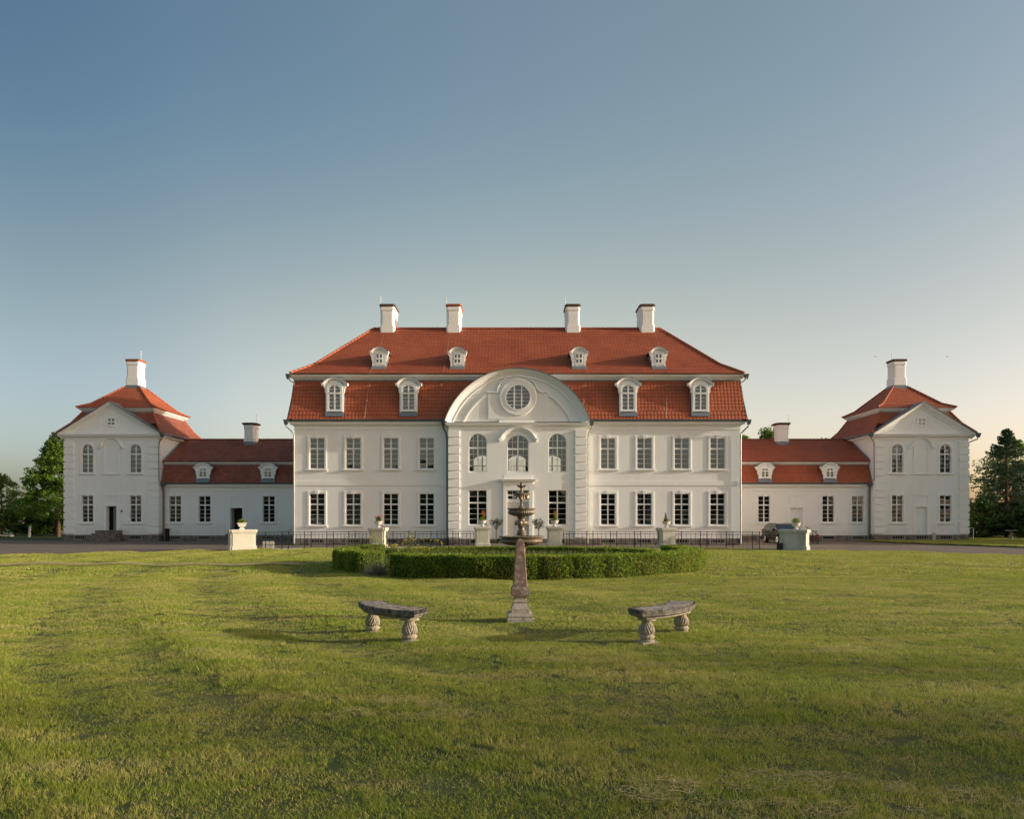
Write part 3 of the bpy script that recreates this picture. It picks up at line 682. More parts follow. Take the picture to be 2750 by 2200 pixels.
def dormer(root, kind, x, y, z, label=None):
    ao = {'big': .16, 'wing': .14, 'small': .42}[kind]; y -= {'big': .14, 'wing': .14, 'small': .17}[kind]
    """front face at y, bottom at z. kinds: big, wing, small"""
    if kind == 'big': b, H, rise, ww, wh, wr, c, dep, wz = .63, 1.97, .36, .86, 1.80, .18, .93, 1.6, .13
    elif kind == 'wing': b, H, rise, ww, wh, wr, c, dep, wz = .55, .95, .30, .62, .80, .16, .80, 1.6, .12
    else: b, H, rise, ww, wh, wr, c, dep, wz = .50, .98, .24, .50, .72, 0, .68, 2.3, .18
    if kind not in _dc:
        ap = arch_pts(2 * b, H - .04, rise, 12); body = MB().prism([(-b, 0)] + ap + [(b, 0)], 0, dep)
        for s_ in (-1, 1):   # scrolled consoles under the cornice ends
            body.prism([(s_ * b, H - .62), (s_ * (b + .07), H - .52), (s_ * (b + .07), H - .30), (s_ * (b + .17), H - .14), (s_ * (b + .17), H - .02), (s_ * b, H - .02)], -0.03, 0.12)
        body.box(-b, -b + .13, -0.035, .05, 0, H - .1); body.box(b - .13, b, -0.035, .05, 0, H - .1)
        co = MB(); e = arch_pts(2 * (c - .2), H + .05, rise, 14); path = [(-c, H - .02), (-c + .14, H)] + e + [(c - .14, H), (c, H - .02)]
        co.sweep(path, [(-.07, -.2), (-.07, .05), (-.03, .06), (0, .10), (.05, .11), (.08, .15), (.11, .15), (.11, -.2)][::-1])
        rf = MB(); rf.sweep([p for p in path], [(.112, -dep), (.112, .16), (.13, .16), (.13, -dep)]); 
        rf.box(-b - .02, -b, 0.06, dep, 0.0, H - .1); rf.box(b, b + .02, 0.06, dep, 0.0, H - .1)
        ap_ = MB(); solid(ap_, [[(-b - .03, -ao, -.30), (b + .03, -ao, -.30), (b + .03, .4, -.30), (-b - .03, .4, -.30)], [(-b - .03, -0.04, 0), (b + .03, -0.04, 0), (b + .03, .4, 0), (-b - .03, .4, 0)], [(-b, .01, .05), (b, .01, .05), (b, .4, .05), (-b, .4, .05)]])
        gl = MB(); fr = MB(); o = outline(ww, wh, wr); gl.prism([(p, q + wz) for p, q in o], -0.008, 0.0)
        f2, pn = sash(('d', kind), ww, wh, wr, 1, 1 if kind == 'wing' else (2 if kind == 'big' else 1), {'big': 4, 'wing': 2, 'small': 1}[kind], .32 if kind != 'small' else .5)
        sr = MB(); 
        if kind == 'small':
            sr.sweep(outline(ww, wh, 0), [(0, 0), (0, .04), (.06, .04), (.06, 0)], closed=True)
            sr.sweep([(.43 * math.cos(t), wh / 2 + .52 * math.sin(t)) for t in [2 * PI * i / 24 for i in range(24)]], [(0, 0), (0, .03), (-.05, .03), (-.05, 0)], closed=True)
        else:
            sr.sweep(o, [(0, 0), (0, .045), (.03, .055), (.12, .055), (.12, 0)], endn=((-1, 0), (1, 0))); sr.box(-ww / 2 - .16, ww / 2 + .16, -.09, 0, -.07, 0)
        _dc[kind] = [body.mesh('dormer', trimw), co.mesh('dormer_cornice', trimw), rf.mesh('dormer_roof', lead), ap_.mesh('flashing', lead), gl.mesh('glazing', DG()), f2, sr.mesh('surround', trimw)]
    B, CO, RF, AP, GL, F2, SR = _dc[kind]
    d = part('dormer', B, root, (x, y, z), label=label); part('dormer_cornice', CO, d); part('dormer_roof', RF, d); part('flashing', AP, d)
    part('glazing', GL, d); part('window_frame', F2, d, (0, -0.002, wz)); part('surround', SR, d, (0, 0, wz)); return d
def DG():
    if 'dg' not in MATS: mat('dark_glass', (0.03, 0.034, 0.04), 0.05, 0, spec=1.0)['x'] = 1; MATS['dg'] = MATS['dark_glass']; MATS['dg'].node_tree.nodes['Principled BSDF'].inputs['IOR'].default_value = 1.6
    return MATS['dg']

# ------------------------------------------------------------------ the main house
house = thing('manor_house', 'tall white manor house with red mansard roof and round-arched pediment in the middle', 'manor house', (0, 52, 0))
HW, HD, ZC0, ZE = 15.95, 12.8, 8.28, 8.86
WX = [-14.34, -11.75, -9.06, -6.49, 6.50, 9.10, 11.78, 14.34]
UW, UH, LW, LH = 1.06, 2.22, 1.06, 2.26
ops = [(x, 5.46, UW, UH, 0) for x in WX] + [(x, 1.44, LW, LH, 0) for x in WX]
mb = MB()
wall_face(mb, -HW, -4.84, 0.49, ZC0, [o for o in ops if o[0] < 0]); wall_face(mb, 4.84, HW, 0.49, ZC0, [o for o in ops if o[0] > 0])
# sides and rear (rear has three tall openings behind the hall)
mb.add([(-HW, 0, -.2), (-HW, HD, -.2), (-HW, HD, ZC0), (-HW, 0, ZC0)], [(0, 3, 2, 1)]); mb.add([(HW, 0, -.2), (HW, HD, -.2), (HW, HD, ZC0), (HW, 0, ZC0)], [(0, 1, 2, 3)])
rear = [(-3.02, 5.1, 1.5, 2.4, .3), (0.07, 5.1, 1.5, 2.4, .3), (3.2, 5.1, 1.5, 2.4, .3)]
wall_face(mb, -HW, HW, -0.2, ZC0, rear, y=HD, depth=-0.3)
mb.add(rect(-HW, HW, 0.001, HD, ZC0), [(0, 1, 2, 3)])
part('wall', mb, house, mat_=plaster)
# central projection
RY = -0.7; mb = MB()
cw = [(-2.80, 5.20, 1.28, 2.72, .5), (.04, 5.20, 1.50, 2.60, .42), (2.83, 5.20, 1.28, 2.72, .5), (-2.80, 1.45, 1.28, 2.47, 0), (2.83, 1.45, 1.28, 2.47, 0), (.04, .5, 1.5, 3.4, 0)]
wall_face(mb, -4.84, 4.84, 0.49, 8.3, cw, y=RY, depth=.3)
for s_ in (-1, 1): mb.add([(s_ * 4.84, RY, -.2), (s_ * 4.84, 0.01, -.2), (s_ * 4.84, 0.01, 8.3), (s_ * 4.84, RY, 8.3)], [(0, 1, 2, 3)])
part('centre_wall', mb, house, mat_=plaster)
# hall interior seen through the tall windows, dark rooms elsewhere
mb = MB(); I = lambda x0, x1, y0, y1, z0, z1: mb.add(rect(x0, x1, y0, y1, z0) + rect(x0, x1, y0, y1, z1), [(0, 1, 2, 3), (7, 6, 5, 4), (1, 5, 6, 2), (0, 3, 7, 4)])
I(-4.6, 4.6, RY + .31, HD - .3, 4.95, 8.25)
wall_face(mb, -4.6, 4.6, 4.95, 8.25, rear, y=HD - .3, depth=0.01)
part('hall_interior', mb, house, mat_=dimwall)
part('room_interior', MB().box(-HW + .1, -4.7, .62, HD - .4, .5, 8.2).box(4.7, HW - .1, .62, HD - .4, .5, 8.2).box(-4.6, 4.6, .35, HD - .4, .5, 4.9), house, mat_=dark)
CUR = {14.34: 'right', 11.78: 'right', 9.10: 'right', -14.34: None}
for x in WX:
    add_window(house, x, 5.46, UW, UH, curt=('full' if x in (6.50,) else CUR.get(x)), label=None)
    add_window(house, x, 1.44, LW, LH, curt={-14.34: 'half', -11.75: 'full', 9.10: 'both'}.get(x))
for (x, z, w_, h_, r_) in cw[:3]:
    add_window(house, x, z, w_, h_, r_, cols=2, rows=(2, 4), tfrac=.37, y=RY + .14, surround=.19 if abs(x) > 1 else .24, sproud=.055, key=False)
for (x, z, w_, h_, r_) in cw[3:5]:
    add_window(house, x, z, w_, h_, r_, cols=1, rows=(2, 4), tfrac=.36, y=RY + .14, surround=.19)
# rear window bars
for (x, z, w_, h_, r_) in rear:
    part('rear_window', MB().box(-.06, .06, 0, .08, 0, h_ - .1).box(-w_ / 2, w_ / 2, .002, .078, .62, .72).box(-w_ / 2, w_ / 2, .004, .07, 1.45, 1.5), house, (x, HD - .16, z), mat_=framew)
# portal
pr = part('portal', MB().box(-1.0, -.75, RY - .09, RY + .02, .45, 4.35).box(.75 + .08, 1.08, RY - .09, RY + .02, .45, 4.35).box(-1.0, 1.08, RY - .085, RY + .02, 3.92, 4.33), house, mat_=trimw)
part('portal_cornice', MB().sweep([(-1.0, RY + .1), (-1.0, RY - .07), (1.08, RY - .07), (1.08, RY + .1)], [(-o, z) for o, z in CORN(4.33, 4.68, .28)][::-1], mp=PLAN), pr, mat_=trimw)
dr = part('entrance_door', MB().box(-.70, .78, RY + .16, RY + .22, .5, 3.10), house, mat_=doorw, label='white panelled double entrance door behind the fountain')
for sx in (-.33, .41):
    for (z0_, z1_) in ((.62, 1.35), (1.5, 2.75)): part('door_panel', MB().sweep([(sx - .26, z0_), (sx - .26, z1_), (sx + .26, z1_), (sx + .26, z0_)], [(0, -RY - .161), (0, -RY - .13), (.05, -RY - .13), (.05, -RY - .161)], closed=True), dr, mat_=doorw)
part('door_lintel', MB().box(-.71, .79, RY + .1, RY + .2, 3.08, 3.24), dr, mat_=trimw)
fr, pn = sash('fan', 1.48, .68, 0, 2, 1, 1, .5)
fw = part('fanlight', fr, house, (.04, RY + .16, 3.23))
for me, c in pn: part('pane', me, fw, c)
# steps in front of the door
st = part('entrance_steps', MB().box(-1.5, 1.58, RY - 1.3, RY - .0, -.1, .16).box(-1.3, 1.38, RY - .95, RY, .16, .33).box(-1.1, 1.18, RY - .6, RY, .33, .49), house, mat_=kerbm)
# hood over middle window
hd = MB(); e = arch_pts(2.2, 7.62, .62, 14); hd.sweep([(.04 - 1.32, 7.42), (.04 - 1.14, 7.50)] + [(.04 + a, b) for a, b in e[1:-1]] + [(.04 + 1.14, 7.50), (.04 + 1.32, 7.42)], [(-.10, -RY), (-.10, -RY + .06), (0, -RY + .12), (.06, -RY + .14), (.10, -RY + .18), (.14, -RY + .18), (.16, -RY)][::-1])
part('window_hood', hd, house, mat_=trimw)
part('wall_panel', MB().box(-.95, 1.03, RY - .03, RY, 4.70, 5.02), house, mat_=trimw)
# quoins
quoins(house, -4.84, -4.07, .52, 8.22, 13, -1, y0=RY - .10, ret=.0); quoins(house, 4.07, 4.84, .52, 8.22, 13, 1, y0=RY - .10, ret=.0)
# string course, cornice
for sg in (-1, 1):
    a, b = (-HW, -4.84) if sg < 0 else (4.84, HW)
    part('string_course', MB().box(a - (.03 if sg < 0 else 0), b + (.03 if sg > 0 else 0), -.045, .1, 4.28, 4.60), house, mat_=trimw)
    pth = [(-HW, HD), (-HW, 0), (-4.84, 0)] if sg < 0 else [(4.84, 0), (HW, 0), (HW, HD)]
    part('cornice', MB().sweep(pth, [(-o, z) for o, z in CORN(ZC0, ZE, .35)][::-1], mp=PLAN), house, mat_=trimw)
    gutter(house, [(a, -.43, 8.92), (b - .0, -.43, 8.92)] if sg < 0 else [(a + .1, -.43, 8.92), (b, -.43, 8.92)])
    gutter(house, [(sg * 16.38, -.43, 8.92), (sg * 16.38, HD, 8.92)])
    part('edge_flashing', MB().tube([(sg * 16.36, -.38, 8.98), (sg * 16.2, .1, 10.5), (sg * 16.12, .48, 11.9)], .04, 5), house, mat_=lead)
    # downpipes outer and beside the centre
    downpipe(house, [(sg * 16.42, -.45, 8.86), (sg * 16.42, -.45, 8.50), (sg * 16.15, -.25, 8.20), (sg * 15.98, -.13, 8.0), (sg * 15.96, -.12, 7.4), (sg * 15.96, -.12, 0.12)])
    downpipe(house, [(sg * 5.26, -.5, 8.8), (sg * 5.26, -.48, 8.4), (sg * 5.08, -.2, 8.0), (sg * 5.02, -.12, 7.6), (sg * 5.02, -.12, .1)], m=zinc if sg < 0 else pipew)
# centre entablature and pediment
part('entablature', MB().sweep([(-4.84, .02), (-4.84, RY), (4.84, RY), (4.84, .02)], [(-o, z) for o, z in CORN(8.22, 8.68, .26)][::-1], mp=PLAN), house, mat_=trimw)
PR = 5.40; pcz = 12.52 - PR; pa = math.asin(5.13 / PR)
arc = lambda rad, a=pa, n=36: [(rad * math.sin(-a + 2 * a * i / n), pcz + rad * math.cos(-a + 2 * a * i / n)) for i in range(n + 1)]
ped = MB(); p_ = arc(PR - .1); ped.prism(p_, RY + .02, 5.2)
pd = part('pediment', ped, house, mat_=plaster)
mo = MB(); mo.sweep(arc(PR - .10), [(-.52, -RY - .02), (-.50, -RY + .05), (-.44, -RY + .05), (-.42, -RY + .02), (-.34, -RY + .03), (-.27, -RY + .10), (-.22, -RY + .12), (-.12, -RY + .24), (-.10, -RY + .26), (.0, -RY + .31), (.06, -RY + .33), (.06, -5.2), (-.1, -5.2)][::-1])
part('arched_cornice', mo, pd, mat_=trimw)
rf_ = MB(); rf_.sweep(arc(PR - .04), [(0.001, -RY + .44), (.035, -RY + .44), (.035, -5.3), (.001, -5.3)][::-1]); part('pediment_roof', rf_, pd, mat_=lead)
# centre break, panel and oculus
oz = 10.47
bk = MB(); bk.prism([(-2.05, 8.95), (2.05, 8.95), (2.05, 10.72), (1.35, 10.72), (1.28, 11.2), (.8, 11.75), (0, 11.92), (-.8, 11.75), (-1.28, 11.2), (-1.35, 10.72), (-2.05, 10.72)], RY - .05, RY + .03)
bk.box(-1.3, 1.2, RY - .08, RY, 8.69, 8.92)
part('raised_panel', bk, pd, mat_=plaster)
ml = MB(); top = [(-2.15, 10.78), (-1.37, 10.78), (-1.34, 11.05), (-1.15, 11.45), (-.75, 11.8), (0, 11.97), (.75, 11.8), (1.15, 11.45), (1.34, 11.05), (1.6, 10.80), (2.15, 10.78)]
ml.sweep(top, [(0, -RY), (0, -RY + .09), (.07, -RY + .11), (.10, -RY + .09), (.10, -RY)])
for s_ in (-1, 1):
    rr_ = 4.15; q = [(s_ * rr_ * math.sin(t), pcz + rr_ * math.cos(t)) for t in np.linspace(R(33), R(67), 12)]
    ml.sweep(q if s_ < 0 else q, [(-.05, -RY - .03), (-.05, -RY + .06), (.05, -RY + .06), (.05, -RY - .03)])
part('pediment_moulding', ml, pd, mat_=trimw)
circ = lambda r, n=40: [(.04 + r * math.cos(2 * PI * i / n), oz + r * math.sin(2 * PI * i / n)) for i in range(n)]
oc = MB(); oc.sweep(circ(.84), [(0, -RY), (0, -RY + .10), (-.05, -RY + .13), (-.42, -RY + .13), (-.48, -RY + .08), (-.50, -RY)], closed=True)
oc.sweep(circ(.84), [(0, -RY + .1), (0, -RY + .16), (-.08, -RY + .16), (-.08, -RY + .1)], closed=True)
part('oculus_ring', oc, pd, mat_=trimw)
ocw = MB(); cc = [(math.cos(2 * PI * i / 40) * .84, math.sin(2 * PI * i / 40) * .84) for i in range(40)]
for xb in (-.26, .26): ocw.prism(clip(cc, xb - .045, xb + .045, -1, 1), -.05, 0)
for zb in (-.53, -.26, 0, .26, .53): ocw.prism(clip(cc, -1, 1, zb - .014, zb + .014), -.04, 0)
ow = part('oculus_window', ocw, house, (.04, RY - .07, oz), mat_=framew)
xc_ = [-.84, -.26, .26, .84]; zc_ = [-.84, -.53, -.26, 0, .26, .53, .84]
for i in range(3):
    for j in range(6):
        p = clip(cc, xc_[i], xc_[i + 1], zc_[j], zc_[j + 1])
        if len(p) > 2: part('pane', MB().prism(p, -.012, -.004), ow, mat_=DG())
# plinth
bw = lambda xs, w=.95: [(x, w) for x in xs]
plinth(house, -HW, -4.84, .49, bw([x for x in WX if x < 0]), seed=2); plinth(house, 4.84, HW, .49, bw([x for x in WX if x > 0]), seed=5)
plinth(house, -4.84, -1.52, .49, bw([-2.8]), y0=RY - .07, seed=8); plinth(house, 1.6, 4.84, .49, bw([2.83]), y0=RY - .07, seed=9)
# roof
rx0, rx1 = 16.23, 11.5
roof = MB(); solid(roof, [rect(-16.2, 16.2, -.36, HD + .36, 8.84), rect(-16.2, 16.2, -.34, HD + .34, 8.95), rect(-16.05, 16.05, .50, HD - .5, 11.93)])
solid(roof, [rect(-16.17, 16.17, 0.0, HD, 12.27), rect(-14.9, 14.9, 1.63, HD - 1.63, 13.24), rect(-rx1 + .02, rx1 - .02, 6.38, 6.42, 17.13)])
rf = part('roof', roof, house, mat_=deck)
t1_ = MB(); t2_ = MB()
yb = HD
def quadfaces(t, a, b, tw, co):   # a,b: (x half, y front, y back, z)
    for F in (((-a[0], a[1], a[3]), (a[0], a[1], a[3]), (-b[0], b[1], b[3]), (b[0], b[1], b[3])), ((a[0], a[1], a[3]), (a[0], a[2], a[3]), (b[0], b[1], b[3]), (b[0], b[2], b[3])),
              ((-a[0], a[2], a[3]), (-a[0], a[1], a[3]), (-b[0], b[2], b[3]), (-b[0], b[1], b[3]))): tile_face(t, *F, tw=tw, course=co, wave=1.0 if t is t1_ else .45, lift=.038 if t is t1_ else .05)
quadfaces(t1_, (16.32, -.44, yb + .4, 8.97), (16.2, -.22, yb + .2, 9.6), .25, .285); quadfaces(t1_, (16.2, -.22, yb + .2, 9.6), (16.1, .46, yb - .4, 11.93), .25, .285)
quadfaces(t2_, (16.25, -.06, yb + .06, 12.30), (14.95, 1.6, yb - 1.6, 13.28), .25, .31); quadfaces(t2_, (14.95, 1.6, yb - 1.6, 13.28), (rx1, 6.4, 6.4, 17.17), .25, .33)
part('roof_tiles', t1_, rf, mat_=tile, kind='stuff'); part('roof_tiles', t2_, rf, mat_=tile, kind='stuff')
rd_ = MB(); ridge(rd_, (-rx1, 6.4, 17.2), (rx1, 6.4, 17.2))
for s_ in (-1, 1): ridge(rd_, (s_ * 16.25, -.06, 12.34), (s_ * 14.95, 1.6, 13.32)); ridge(rd_, (s_ * 14.95, 1.6, 13.32), (s_ * rx1, 6.4, 17.2))
part('ridge_tiles', rd_, rf, mat_=tile, kind='stuff')
part('upper_cornice', cornice_ring(-16.02, 16.02, .48, HD - .48, [(-.03, 11.93), (.08, 11.93), (.09, 11.98), (.2, 12.0), (.22, 12.09), (.36, 12.11), (.38, 12.24), (.44, 12.26), (.46, 12.29), (-.03, 12.29)]), house, mat_=trimw)
part('cornice_flashing', cornice_ring(-16.04, 16.04, .46, HD - .46, [(-.03, 11.84), (.10, 11.84), (.04, 11.95), (-.03, 11.95)]), house, mat_=lead)
for s_ in (-1, 1):
    downpipe(house, [(s_ * 16.42, .05, 12.2), (s_ * 16.42, -.02, 12.0), (s_ * 16.2, -.02, 11.75), (s_ * 16.02, -.02, 11.68), (s_ * 15.98, -.02, 11.5)], r=.045)
for k, x in enumerate((-10.33, -5.04, 4.49, 10.43)): chimney(house, x, 6.9, 16.55, 1.06, 2.0, 19.03, [capbrick, capred, capbrick, capbrick][k])
part('vent_pipe', MB().tube([(-4.95, 6.7, 18.9), (-4.95, 6.7, 19.2)], .08, 8), house, mat_=chrome)
for x in (-13.0, -7.74, 7.88, 13.03): dormer(house, 'big', x, -.18, 9.48)
for x in (-10.08, -4.37, 4.51, 10.33): dormer(house, 'small', x, 1.22, 13.06)
for xs_ in ((-5.6, -10.5), (-5.1, -5.3), (4.9, 5.0), (5.3, 10.9)):
    x = xs_[1]; part('lightning_cable', MB().tube([(x, 6.3, 17.3), (x, 1.6, 13.40), (x, -.06, 12.42), (x, -.14, 12.3), (x, .02, 11.9), (x - .1, .34, 11.9), (x - .3, -.36, 9.7), (x - .32, -.5, 9.05)], .006, 4), house, mat_=pipew)

# ------------------------------------------------------------------ linking wings
def wing(s, label):
    g = thing('connecting_wing', label, 'wing', (s * 23.2, 61.7, 0), group='low wings joining house and pavilions'); cx = s * 23.2
    X = lambda x: s * x - cx                 # from outward world |x| to local
    x0, x1 = sorted((X(15.98), X(29.98))); D = 7.4
    wx = [X(21.0), X(26.5), X(29.0) if False else X(29.235) + 0, ]
    wx = [X(21.05), X(26.5), X(29.12)]; dx = X(23.8)
    ops = [(x, 1.56, 1.0, 2.25, 0) for x in wx] + [(dx, .62 if s < 0 else .60, 1.03, 2.2, 0)]
    ops[2] = (X(29.0), 1.56, 1.0, 2.25, 0)
    mb = MB(); wall_face(mb, x0, x1, .46, 4.3, ops, depth=.35)
    mb.add([(x0, D, 0), (x1, D, 0), (x1, D, 4.3), (x0, D, 4.3)], [(0, 3, 2, 1)])
    for xx in (x0, x1): mb.add([(xx, 0, 0), (xx, D, 0), (xx, D, 4.3), (xx, 0, 4.3)], [(0, 1, 2, 3)])
    part('wall', mb, g, mat_=plaster)
    part('room_interior', MB().box(x0 + .2, x1 - .2, .75, D - .3, .5, 4.2), g, mat_=dark)
    for i, o in enumerate(ops[:3]): add_window(g, o[0], 1.56, 1.0, 2.25, curt=('tied' if (s > 0 and i == 2) else None))
    part('plaster_door_frame', MB().sweep([(dx - .515, .6), (dx - .515, 2.8), (dx + .515, 2.8), (dx + .515, .6)], [(0, -.02), (0, .04), (.26, .04), (.26, -.02)], endn=((-1, 0), (1, 0))).sweep([(dx - .5, 3.02), (dx - .5, 3.80), (dx + .5, 3.80), (dx + .5, 3.02)], [(0, -.01), (0, .035), (.15, .035), (.15, -.01)], endn=((-1, 0), (1, 0))).prism([(dx - .11, 2.78), (dx + .11, 2.78), (dx + .13, 3.02), (dx - .13, 3.02)], -.07, -.001).prism([(dx - .11, 3.76), (dx + .11, 3.76), (dx + .14, 3.98), (dx - .14, 3.98)], -.06, -.001), g, mat_=trimw)
    if s > 0: part('blank_door', MB().box(dx - .51, dx + .51, .15, .3, .6, 2.8), g, mat_=plaster)
    else: part('open_door', MB().box(dx - .51, dx - .44, .08, .7, .62, 2.8), g, mat_=doorw)
    part('doorsteps', MB().box(dx - 1.3, dx + 1.0, -1.5, -.08, -.1, .15).box(dx - 1.05, dx + .9, -1.2, -.08, .15, .30).box(dx - .85, dx + .8, -.9, -.08, .30, .45).box(dx - .7, dx + .7, -.6, -.08, .45, .60), g, mat_=granite)
    pth = [(x0, 0), (x1, 0)]
    part('cornice', MB().sweep(pth, [(-o, z) for o, z in CORN(4.26, 4.84, .34)][::-1], mp=PLAN), g, mat_=trimw)
    gutter(g, [(x0, -.42, 4.88), (x1, -.42, 4.88)])
    plinth(g, x0, x1, .46, [(o[0], .95) for o in ops[:3]], seed=20 + s)
    # roof, tiles
    e = 4.93; ins = .0
    xa, xb = x0, x1
    r0 = MB(); solid(r0, [rect(xa, xb, -.4, D + .4, 4.82), rect(xa, xb, .3, D - .3, 6.46)]); solid(r0, [rect(xa, xb, -.08, D + .08, 6.72), rect(xa, xb, D / 2 - .02, D / 2 + .02, 8.92)])
    rf = part('roof', r0, g, mat_=deck)
    t_ = MB(); tile_face(t_, (xa, -.46, e), (xb, -.46, e), (xa, -.28, 5.28), (xb, -.28, 5.28), .25, .2); tile_face(t_, (xa, -.28, 5.28), (xb, -.28, 5.28), (xa, .26, 6.5), (xb, .26, 6.5), .25, .27)
    tile_face(t_, (xa, -.14, 6.77), (xb, -.14, 6.77), (xa, D / 2, 8.97), (xb, D / 2, 8.97), .25, .33); 
    part('roof_tiles', t_, rf, mat_=tile_dark if s < 0 else tile, kind='stuff')
    q = MB(); ridge(q, (xa, D / 2, 9.0), (xb, D / 2, 9.0)); part('ridge_tiles', q, rf, mat_=tile_dark, kind='stuff')
    part('upper_cornice', MB().sweep([(xa, .30), (xb, .30)], [(-o, z) for o, z in [(-.2, 6.46), (.05, 6.46), (.06, 6.52), (.2, 6.56), (.28, 6.66), (.30, 6.74), (-.2, 6.74)]][::-1], mp=PLAN), g, mat_=trimw)
    part('cornice_flashing', MB().box(xa, xb, .20, .4, 6.42, 6.47), g, mat_=lead)
    for x in (20.97, 26.45): dormer(g, 'wing', X(x), -.28, 5.24)
    chimney(g, X(23.73), D / 2 - .35, 8.62, 1.02, 1.1, 10.42, capbrick, small=True, rod=1)
    xo = X(29.75); downpipe(g, [(xo, -.5, 4.85), (xo, -.45, 4.5), (xo + s * .1, -.1, 4.2), (xo + s * .12, -.08, 3.9), (xo + s * .12, -.08, .1)])
    # verge flashing against the pavilion
    xe = X(29.92); part('verge_flashing', MB().tube([(xe, -.42, 5.0), (xe, .28, 6.5)], .05, 5).tube([(xe, -.12, 6.85), (xe, D / 2, 9.05)], .05, 5), g, mat_=lead)
    return g
wing(-1, 'low white wing with roof tinted dark for shade and open doorway, left of the manor house')
wing(1, 'low white wing with brighter red roof, right of the manor house')

# ------------------------------------------------------------------ pavilions
def pavilion(s, label):
    g = thing('pavilion', label, 'pavilion', (s * 34.02, 61, 0), group='corner pavilions'); H_ = 3.93; D = 7.9
    ops = [(-2.02, 5.72, .96, 2.42, .46), (2.02, 5.72, .96, 2.42, .46), (-2.02, 1.56, .96, 2.27, 0), (2.02, 1.56, .96, 2.27, 0), (0, .92, .84, 2.02, 0)]
    if s > 0: ops[4] = (0, .56, .96, 2.3, 0)
    mb = MB(); wall_face(mb, -H_, H_, .54, 8.6, ops, depth=.4)
    mb.add([(-H_, D, 0), (H_, D, 0), (H_, D, 8.6), (-H_, D, 8.6)], [(0, 3, 2, 1)])
    for xx in (-H_, H_): mb.add([(xx, 0, 0), (xx, D, 0), (xx, D, 8.6), (xx, 0, 8.6)], [(0, 1, 2, 3)])
    mb.add(rect(-H_, H_, 0, D, 8.6), [(0, 1, 2, 3)])
    part('wall', mb, g, mat_=plaster); part('room_interior', MB().box(-H_ + .2, H_ - .2, .7, D - .2, .6, 8.5), g, mat_=dark)
    cts = [[None, None, None, 'right'], ['full', 'full', 'tied', None]][s > 0]
    for o, c in zip(ops[:2], cts[:2]): add_window(g, o[0], o[1], o[2], o[3], o[4], rows=(2, 4), tfrac=.34, surround=.17, key=False, curt=c, sproud=.045)
    for o, c in zip(ops[2:4], cts[2:]): add_window(g, o[0], o[1], o[2], o[3], rows=(2, 4), curt=c)
    # blank middle niche with hood
    n_ = MB(); n_.sweep([(-.46, 5.72)] + [(a, b) for a, b in arch_pts(.92, 7.9, .44, 10)] + [(.46, 5.72)], [(0, -.01), (0, .03), (.08, .03), (.08, .05), (.22, .05), (.22, -.01)], endn=((-1, 0), (1, 0)))
    n_.box(-.8, .8, -.1, .02, 5.60, 5.70)
    nw = part('blank_niche', n_, g, mat_=trimw)
    h_ = MB(); h_.sweep([(-.95, 7.72), (-.78, 7.88)] + [(a, b) for a, b in arch_pts(1.44, 7.98, .56, 10)] + [(.78, 7.88), (.95, 7.72)], [(0, 0), (0, .06), (.06, .12), (.12, .2), (.16, .2), (.16, 0)]); part('niche_hood', h_, nw, mat_=trimw)
    part('wall_strip', MB().box(-.9, .9, -.022, .0, 8.2, 8.58), g, mat_=trimw)
    # door
    o = ops[4]; dw, dz, dh = o[2] / 2, o[1], o[3]
    part('door_surround', MB().sweep([(-dw, dz), (-dw, dz + dh), (dw, dz + dh), (dw, dz)], [(0, -.02), (0, .04), (.22, .04), (.22, -.02)], endn=((-1, 0), (1, 0))).sweep([(-.5, 3.15), (-.5, 3.83), (.5, 3.83), (.5, 3.15)], [(0, -.01), (0, .035), (.13, .035), (.13, -.01)], endn=((-1, 0), (1, 0))).prism([(-.1, 2.92), (.1, 2.92), (.13, 3.15), (-.13, 3.15)], -.07, -.001).prism([(-.1, 3.78), (.1, 3.78), (.13, 4.0), (-.13, 4.0)], -.06, -.001), g, mat_=trimw)
    if s < 0:
        part('door', MB().box(-.02, .41, .32, .37, .92, 2.92), g, mat_=doorg, label='grey-brown door leaf standing in the dark open doorway')
        part('doorsteps', MB().box(-1.75, .95, -1.95, -.08, -.1, .13).box(-1.5, .95, -1.65, -.08, .13, .30).box(-1.3, .95, -1.35, -.08, .30, .47).box(-1.1, .95, -1.05, -.08, .47, .66).box(-.95, .95, -.75, -.08, .66, .92), g, mat_=granite)
        lb = part('letterbox', MB().box(1.12, 1.5, -.14, -.001, 1.42, 1.68).prism([(1.08, 1.68), (1.54, 1.68), (1.5, 1.74), (1.12, 1.74)], -.17, -.001), g, mat_=trimw)
        part('house_lamp', MB().box(.82, .90, -.1, -.001, 2.45, 2.6), g, mat_=black)
    else:
        part('blank_door', MB().box(-.48, .48, .12, .35, .5, 2.86), g, mat_=plaster)
    ph = [(-2.02, 1.0), (0, 1.0), (2.02, 1.0)] if s > 0 else [(-2.6, .95), (2.02, 1.0)]
    plinth(g, -H_, H_, .54, ph, seed=40 + s)
    part('plinth_backing', MB().box(-H_ - .05, -H_ + .02, 0, D, -.2, .54).box(H_ - .02, H_ + .05, 0, D, -.2, .54), g, mat_=granite)
    quoins(g, -H_, -H_ + .78, .58, 8.45, 13, -1, ret=.5); quoins(g, H_ - .78, H_, .58, 8.45, 13, 1, ret=.5)
    part('entablature', MB().sweep([(-H_, D), (-H_, 0), (H_, 0), (H_, D)], [(-o_, z) for o_, z in CORN(8.50, 8.98, .38)][::-1], mp=PLAN), g, mat_=trimw)
    # pediment: tympanum, raking cornices, gable roof
    hz, az = 9.02, 11.62; hx = 4.28
